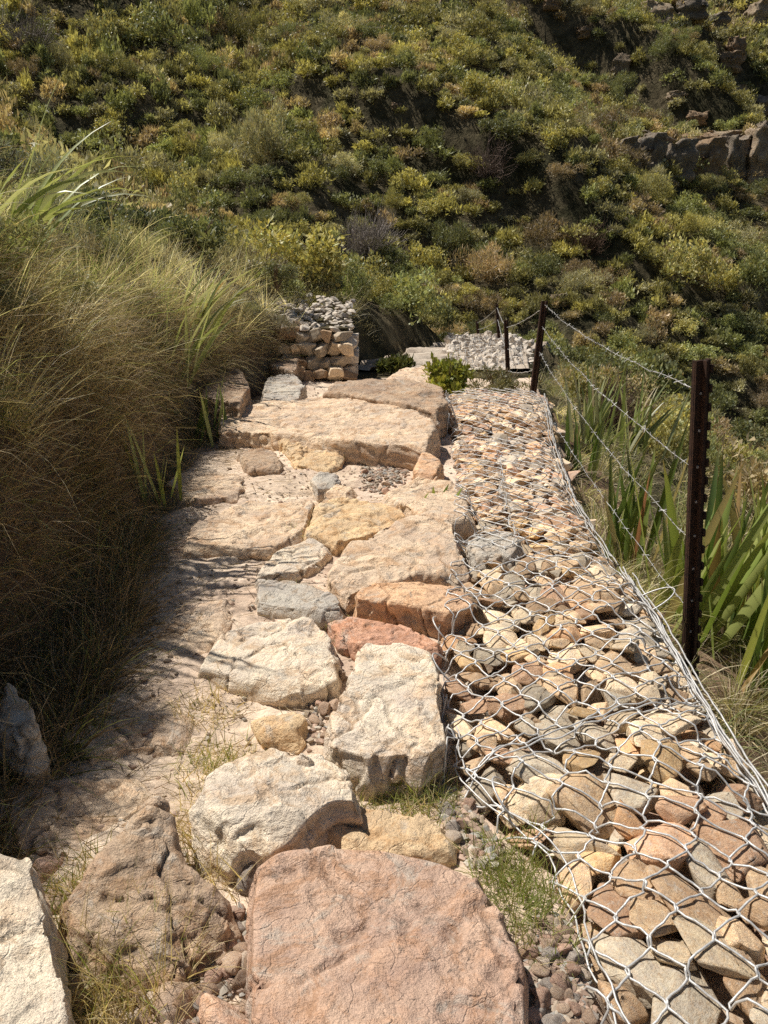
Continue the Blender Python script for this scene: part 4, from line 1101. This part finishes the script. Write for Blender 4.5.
SH = {'bushy': [shrub_mesh(800 + k, 3200, .06, .03, .9) for k in range(4)],
      'heath': [shrub_mesh(820 + k, 3600, .085, .014, .9) for k in range(4)],
      'leafy': [shrub_mesh(840 + k, 2000, .07, .045, 1.15) for k in range(3)]}
TINT = [('dark green', (.066, .074, .040)), ('olive green', (.112, .112, .058)), ('yellow green', (.142, .140, .062)), ('grey green', (.128, .128, .088)), ('brown', (.125, .104, .075)), ('mid green', (.090, .102, .050)), ('straw coloured', (.165, .145, .10))]
TW = np.array([.17, .27, .15, .12, .10, .14, .05])

rs = np.random.default_rng(91)
cand = []; cells = {}
def try_add(x, y, rad, cs=1.5):
    ci, cj = int(x // cs), int(y // cs); m = int(2)
    for a in range(-m, m + 1):
        for b_ in range(-m, m + 1):
            for (xx, yy, r2) in cells.get((ci + a, cj + b_), ()):
                if (x - xx) ** 2 + (y - yy) ** 2 < ((rad + r2) * .46) ** 2: return False
    cells.setdefault((ci, cj), []).append((x, y, rad)); return True
N = 70000
th = rs.uniform(-.58, .60, N); Dd = np.sqrt(rs.uniform(9.5 ** 2, 175 ** 2, N))
Dd[:28000] = np.sqrt(rs.uniform(9.5 ** 2, 70 ** 2, 28000))
X, Y = Dd * np.sin(th), Dd * np.cos(th)
Rr = rs.choice([.35, .5, .7, .95, 1.25], size=N, p=[.20, .26, .27, .18, .09]) * rs.uniform(.8, 1.2, N) * np.interp(Dd, [10, 20, 60, 170], [.8, .98, 1.15, 1.7])
onpath = (X > xf(Y) - .25) & (X < xr(Y) + .5) & (Y < 17)
bank = (Y < 11) & (X <= xf(Y)) & ~((Y > 7.8) & (X < xf(Y) - 1.15)) & ~((Y > 10.2) & (X < xf(Y) - .25)); slope_near = (Y < 14) & (X > xr(Y)) & (rs.random(N) < .75)
ZZ = H(X, Y)
PYC = project(np.stack([X, Y, ZZ], 1))[1]
for i in range(N):
    if onpath[i] or bank[i] or slope_near[i] or PYC[i] < -110: continue
    if try_add(X[i], Y[i], Rr[i]): cand.append(i)
cand = np.array(cand)
px_, py_, dep = project(np.stack([X[cand], Y[cand], ZZ[cand] + Rr[cand] * .5], 1))
app = Rr[cand] / dep * 770
infr = (px_ > -25) & (px_ < 793) & (py_ > -20) & (py_ < 470)
# hidden behind the bank?
sil = np.interp(px_, [0, 100, 170, 230, 300, 345, 390], [100, 140, 185, 238, 285, 300, 330])
infr &= (py_ < sil) | (px_ > 390)
score = np.where(infr, app, -1)
order = np.argsort(-score)
tone = fbm(np.stack([X[cand] * .07, Y[cand] * .07, X[cand] * 0], 1), 2)
dryz = fbm(np.stack([X[cand] * .05 + 9, Y[cand] * .05, X[cand] * 0 + 3], 1), 2)
NIND = 285
single = set(order[:NIND].tolist())
stuff = {}
for j, i in enumerate(cand):
    w = TW.copy()
    if tone[j] > .12: w[2] *= 2; w[1] *= 1.5
    if tone[j] < -.12: w[0] *= 2.4
    if dryz[j] > .15: w[4] *= 2.5; w[6] *= 2.5; w[3] *= 2
    k = int(rs.choice(len(TINT), p=w / w.sum())); word, tint = TINT[k]
    tint = np.array(tint) * np.array([4.1, 3.75, 3.2]) * rs.uniform(.7, 1.3) * (.8 if (k == 2 and Dd[i] < 26) else 1)
    kind = 'heath' if k in (3, 4, 6) else ('leafy' if (k == 2 and rs.random() < .6) else rs.choice(['bushy', 'bushy', 'heath', 'leafy']))
    hgt = rs.uniform(.8, 1.5) * (1.5 if (X[i] < -4 and Y[i] > 22 and rs.random() < .3) else 1)
    if j in single:
        ms = SH[kind]; me = ms[int(rs.integers(len(ms)))]
        o = bpy.data.objects.new('shrub', me); o.location = (X[i], Y[i], ZZ[i] - .1 * Rr[i]); o.rotation_euler = (0, 0, rs.uniform(0, 6.28))
        s = Rr[i] * 1.25; o.scale = (s, s, s * hgt); o.color = (*tint, 1); link(o)
        if px_[j] < 260: where = 'on the hillside above the grassy bank'
        elif px_[j] < 470: where = 'on the hillside beyond the far bend of the path' if py_[j] < 230 else 'close behind the far bend of the path'
        elif py_[j] < 190: where = 'high on the hillside below the cliff'
        else: where = 'on the lower slope beyond the fence'
        sz = 'tall' if Rr[i] > 1.1 else ('small' if Rr[i] < .55 else 'rounded')
        leafw = {'heath': 'fine leaved', 'bushy': 'dense', 'leafy': 'broad leaved'}[kind]
        lab = f'{sz} {word} {leafw} shrub {where}'
        props(o, lab, 'shrub', lab.replace(' shrub ', ' shrubs '))
    else:
        D = Dd[i]; lod = 0 if D < 28 else (1 if D < 60 else (2 if D < 100 else 3))
        n = (900, 460, 220, 110)[lod]; ll = (.10, .15, .24, .36)[lod]; lw = (.045, .07, .11, .17)[lod]
        if px_[j] < -30 or px_[j] > 800 or py_[j] < -20: n = n // 3; ll *= 1.6; lw *= 1.6
        stuff.setdefault('m', []).append((i, n, ll / max(Rr[i], .5) * .8, lw / max(Rr[i], .5) * 1.3, tint, hgt))
Vs, Cs = [], []
for i, n, ll, lw, tint, hgt in stuff['m']:
    V, br = shrub_cloud(rs, n, ll, lw, .9)
    s = Rr[i] * 1.25
    V = V * np.array([s, s, s * hgt]) + np.array([X[i], Y[i], ZZ[i] - .1 * Rr[i]])
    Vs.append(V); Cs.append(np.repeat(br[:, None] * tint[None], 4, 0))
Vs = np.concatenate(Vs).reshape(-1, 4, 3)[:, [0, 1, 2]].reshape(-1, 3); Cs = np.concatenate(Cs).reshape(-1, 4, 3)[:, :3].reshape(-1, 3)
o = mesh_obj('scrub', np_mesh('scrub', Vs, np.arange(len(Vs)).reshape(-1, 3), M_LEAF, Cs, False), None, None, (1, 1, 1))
props(o, 'dense fynbos scrub covering the rest of the hillside', 'scrub', None, 'stuff')
print('shrubs', len(cand), 'stuff leaves', len(Vs) // 3)

rb = np.random.default_rng(97)
for k, (bx, by, sz, kd, tn, lb) in enumerate(((-2.5, 6.6, .55, 'heath', 1, 'olive heath bush rising from the bank grass'), (-2.9, 8.2, .8, 'bushy', 0, 'dark green bush behind the bank grass crest'), (-2.2, 9.3, .7, 'bushy', 5, 'green bush above the dry stone wall'), (-1.7, 10.6, .6, 'heath', 4, 'brown heath bush just behind the dry stone wall'),
        (-3.3, 6.9, .8, 'heath', 3, 'grey green heath bush on the crest of the bank'), (-1.0, 11.6, .6, 'bushy', 0, 'dark bush on the far end of the bank'), (-2.35, 5.2, .4, 'heath', 2, 'small yellowish heath bush in the bank grass'), (-2.0, 2.9, .34, 'heath', 1, 'low olive heath plant half sunk in the near bank grass'),
        (-.55, 12.6, .55, 'heath', 1, 'olive bush over the far bend of the path'), (-2.7, 10.4, 1.0, 'bushy', 0, 'large dark bush on the slope above the wall'), (-1.5, 9.0, .35, 'heath', 6, 'straw coloured bush draping over the dry stone wall'), (-1.3, 9.75, .42, 'bushy', 1, 'green bush spilling over the top of the dry stone wall'), (-1.22, 9.0, .36, 'heath', 6, 'pale straw bush hanging down the near face of the dry stone wall'), (-1.62, 8.5, .4, 'heath', 1, 'olive straggly bush at the near side of the wall'))):
    t_ = empty('bank_bush', b0(bx, by, .42 if 'hanging down' in lb or 'spilling over' in lb else -.03), lb, 'bush'); me = SH[kd][k % 3]
    o_ = mesh_obj('foliage', me, t_, None, np.array(TINT[tn][1]) * 2.3); o_.scale = (sz, sz, sz * 1.05); o_.rotation_euler = (0, 0, k * 1.3)
    b_ = Bag()
    for q_ in range(7):
        a_ = rb.uniform(0, 6.28); b_.add(*tube(np.array([[0, 0, -.05], [.2 * sz * math.cos(a_), .2 * sz * math.sin(a_), .3 * sz], [.4 * sz * math.cos(a_ + .2), .4 * sz * math.sin(a_ + .2), .6 * sz]]), np.array([.016, .01, .004]), 5))
    mesh_obj('stem', np_mesh('stem', np.concatenate(b_.V), np.concatenate(b_.F), M_TWIG, np.broadcast_to(np.array([.18, .13, .08]), (b_.n, 3))), t_, None, (1, 1, 1))
for k in range(16):
    by = rb.uniform(2.2, 7.5); bx = float(xf(by)) - rb.uniform(.35, 1.9); sz = rb.uniform(.2, .38) * (1 + .05 * by); tn = [1, 1, 3, 5, 6, 2, 4][int(rb.integers(7))]; kd = 'heath' if rb.random() < .75 else 'bushy'
    wd_ = TINT[tn][0]; lb = f"{'small' if sz < .34 else 'fuller'} {wd_} {'wiry' if kd == 'heath' else 'dense'} bush growing in the bank grass {'near the frame edge' if by < 4 else ('beside the far stepping slabs' if by > 5.6 else 'half way along the bank')}"
    t_ = empty('bank_bush', b0(bx, by, .08), lb, 'bush', lb.replace(' bush ', ' bushes '))
    o_ = mesh_obj('foliage', SH[kd][int(rb.integers(3))], t_, None, np.array(TINT[tn][1]) * 3.0); o_.scale = (sz, sz, sz * rb.uniform(.9, 1.4)); o_.rotation_euler = (0, 0, rb.uniform(0, 6))
# yellow green bush beside the far gabion
def special(name, base, size, hgt, kind, tint, label, seed, nl=1400, ll=.06, lw=.035, cat='shrub'):
    t = empty(name, base, label, cat)
    me = shrub_mesh(seed, nl, ll / size, lw / size, 1.1); o = mesh_obj('foliage', me, t, None, tint); o.scale = (size, size, hgt)
    b = Bag(); q = np.random.default_rng(seed)
    for k in range(14):
        a = q.uniform(0, 6.28); b.add(*tube(np.array([[0, 0, -.05], [.2 * size * math.cos(a), .2 * size * math.sin(a), .35 * hgt], [.42 * size * math.cos(a + .2), .42 * size * math.sin(a + .2), .75 * hgt]]), np.array([.012, .008, .003]), 5))
    mesh_obj('stem', np_mesh('stem', np.concatenate(b.V), np.concatenate(b.F), M_TWIG, np.broadcast_to(np.array([.18, .13, .08]), (b.n, 3))), t, None, (1, 1, 1))
    return t
special('leafy_bush', at(448, 398, -.05), .42, .52, 'leafy', (.34, .36, .075), 'bright yellow green bush at the end of the far gabion', 901)
special('leafy_bush', at(500, 398, -.1), .5, .4, 'heath', (.22, .2, .10), 'low straw green bush between far gabion and third post', 902, 1800, .07, .012)
special('leafy_bush', at(395, 372, -.1), .3, .3, 'bushy', (.12, .13, .04), 'small dark bush at the foot of the bank near the far bend', 903)
def twigbush(base, size, n, label, col, seed):
    q = np.random.default_rng(seed); bag = Bag()
    for k in range(n):
        a = q.uniform(0, 6.28); e = q.uniform(.15, 1.25); L = size * q.uniform(.6, 1.1)
        d = np.array([math.cos(a) * math.cos(e), math.sin(a) * math.cos(e), math.sin(e)])
        p = np.zeros(3) + q.normal(size=3) * .05 * size; P = [p]
        for s in range(5): d = d + q.normal(size=3) * .16 + np.array([0, 0, .05]); d /= np.linalg.norm(d); p = p + d * L / 5; P.append(p)
        P = np.array(P); bag.add(*tube(P, np.linspace(.012, .003, 6) * size, 3), np.array(col) * q.uniform(.7, 1.3))
        for s in range(5):
            d2 = d + q.normal(size=3) * .7; d2 /= np.linalg.norm(d2); st = P[q.integers(1, 5)]
            bag.add(*tube(np.array([st, st + d2 * L * .2, st + (d2 + np.array([0, 0, .3])) * L * .36]), np.array([.006, .004, .002]) * size, 3), np.array(col) * q.uniform(.7, 1.3))
    o = mesh_obj('dry_bush', bag.mesh('dry_bush', M_TWIG), None, base, (1, 1, 1)); return props(o, label, 'bush')
p = hit(365, 262); twigbush(p, 1.15 * np.linalg.norm(p) / 20, 190, 'leafless pale grey twiggy bush above the stone wall', (.34, .29, .25), 5)
p = hit(30, 60); twigbush(p, 1.0 * np.linalg.norm(p) / 22, 90, 'leafless grey bush high above the bank at the frame corner', (.26, .22, .18), 6)
p = hit(585, 255); twigbush(p, 1.2, 90, 'dead brown twiggy bush on the slope beyond the fence', (.2, .13, .09), 7)
p = hit(488, 180); twigbush(p, 1.6, 90, 'dead purplish brown bush in the middle of the hillside', (.22, .16, .13), 8)
p = b0(2.9, 9.6); twigbush(p, .7, 150, 'wiry dark brown bush behind the sword leaves below the fence', (.14, .09, .06), 9)

# ------------------------------------------------------------------ cliff and hillside rocks
def block(seed):
    V, F = chunk(4, seed, 7, .03, (1, 1, 1), .62, .9)
    V = np.clip(V, -.66, .66) / .66; V = V + .07 * np.stack([fbm(V * 2.2 + seed, 4), fbm(V * 2.2 + seed + 5, 4), fbm(V * 2.2 + seed + 9, 4)], 1)
    V[:, 2] -= .18 * sstep(-.05, .05, np.sin(V[:, 0] * 3 + seed)) * (V[:, 2] > .3)
    V[:, :2] *= (1 + .09 * np.sign(np.sin(V[:, 2] * 7 + fbm(V * 2 + seed, 2) * 2.5)))[:, None]
    V = V * (1 + .12 * fbm(V * 4 + seed, 4))[:, None]
    return V, F
CL = [np_mesh('cliff_block', *block(600 + k), M_CLIFF) for k in range(7)]
rc = np.random.default_rng(95)
def far_rock(px, py, wpx, hpx, label, key='grey', name='cliff_rock', group=None, dy=0):
    p = hit(px, py + hpx * .4); D = np.dot(p - CAM, np.array([0, CP, -SP])); s = D / FPX
    o = bpy.data.objects.new(name, CL[int(rc.integers(7))])
    o.location = p + np.array([0, 0, hpx * s * .3]); o.scale = (wpx * s * .57, max(wpx, hpx) * s * .5, hpx * s * .68); o.rotation_euler = (rc.normal() * .1, rc.normal() * .1, rc.uniform(-.5, .5) + (3.14 if rc.random() < .5 else 0))
    o.color = (*(np.array(COL[key]) * np.array([.80, .74, .66]) * rc.uniform(.7, 1.0)), 1); link(o); props(o, label, 'rock', group); return o
far_rock(622, 156, 26, 24, 'dark end block of the cliff band half hidden by scrub')
far_rock(645, 156, 26, 30, 'shaded block of the cliff band beside its dark end block', 'grey')
far_rock(673, 162, 30, 30, 'cracked block at the middle of the cliff band', 'grey')
far_rock(700, 163, 32, 34, 'wide bright fronted block of the cliff band', 'tan')
far_rock(728, 160, 22, 34, 'narrow block of the cliff band beside the dark hollow', 'grey')
far_rock(760, 158, 26, 42, 'tall pale block of the cliff band at the frame edge', 'pale')
far_rock(690, 141, 34, 11, 'flat ledge on top of the cliff band', 'tan')
far_rock(655, 139, 24, 10, 'low broken ledge above the cracked cliff block', 'grey')
far_rock(722, 138, 26, 12, 'second flat ledge on the cliff band beside the hollow', 'pale')
far_rock(764, 133, 18, 18, 'upright slab above the tall pale cliff block', 'grey')
far_rock(764, 104, 26, 14, 'low rock above the upright slab at the frame edge', 'grey')
for (a, b_, w_, h_, l_) in ((756, 16, 20, 18, 'white squared boulder in the top corner of the hillside'), (727, 62, 22, 14, 'pale boulder below the squared one near the frame edge'), (734, 48, 16, 14, 'rounded pale boulder above the pale flat one'),
                        (622, 64, 14, 14, 'lone pale rock at the top of the hillside scrub'), (552, 5, 14, 8, 'pale rock at the top edge above the dark gully'), (697, 118, 16, 10, 'small grey rock just above the cliff band'), (584, 32, 12, 8, 'small flat rock near the top of the scrub'),
                        (712, 24, 22, 14, 'grey broken ledge rock under the top corner'), (690, 8, 24, 16, 'dark ledge rock at the top edge'), (655, 18, 26, 18, 'shaded outcrop at the top edge'), (468, 6, 30, 18, 'dark shaded outcrop at the top edge above the gully'), (446, 10, 20, 16, 'narrow shaded outcrop beside the wider one at the top edge'),
                        (738, 92, 14, 10, 'small pale stone on the slope above the cliff'), (676, 98, 14, 9, 'grey stone showing through scrub above the cliff'), (396, 107, 8, 6, 'tiny pale rock in the middle of the scrub'), (560, 300, 18, 10, 'grey rock low on the slope beyond the fence')):
    far_rock(a, b_, w_, h_, l_, rc.choice(['pale', 'grey', 'tan']), 'hillside_rock')

# ------------------------------------------------------------------ light, sky, camera
S = np.array([-.50, .29, .94]); S = S / np.linalg.norm(S)
sun = bpy.data.lights.new('sun', 'SUN'); sun.energy = 5.0; sun.angle = R(.53); sun.color = (1.0, .965, .91)
so = bpy.data.objects.new('sun', sun); so.rotation_euler = Vector(S).to_track_quat('Z', 'Y').to_euler(); C.objects.link(so)
w = bpy.data.worlds.new('World'); bpy.context.scene.world = w; w.use_nodes = True
nt = w.node_tree; bg = nt.nodes['Background']; sky = nt.nodes.new('ShaderNodeTexSky')
sky.sky_type = 'NISHITA'; sky.sun_disc = False; sky.sun_elevation = math.asin(S[2]); sky.sun_rotation = math.atan2(S[0], S[1])
nt.links.new(sky.outputs[0], bg.inputs[0]); bg.inputs[1].default_value = .048
cam = bpy.data.cameras.new('camera'); co = bpy.data.objects.new('camera', cam); C.objects.link(co)
cam.sensor_fit = 'VERTICAL'; cam.sensor_height = 24; cam.lens = 24 * FPX / 1024; cam.clip_start = .05; cam.clip_end = 1000
co.location = CAM; co.rotation_euler = (math.pi / 2 - PITCH, 0, 0)
sc = bpy.context.scene; sc.camera = co
sc.view_settings.view_transform = 'Standard'; sc.view_settings.look = 'None'; sc.view_settings.exposure = 0
sc.cycles.use_adaptive_sampling = True; sc.cycles.adaptive_threshold = .02
sc.cycles.max_bounces = 4; sc.cycles.diffuse_bounces = 2; sc.cycles.transmission_bounces = 3; sc.cycles.glossy_bounces = 2
sc.cycles.use_denoising = False
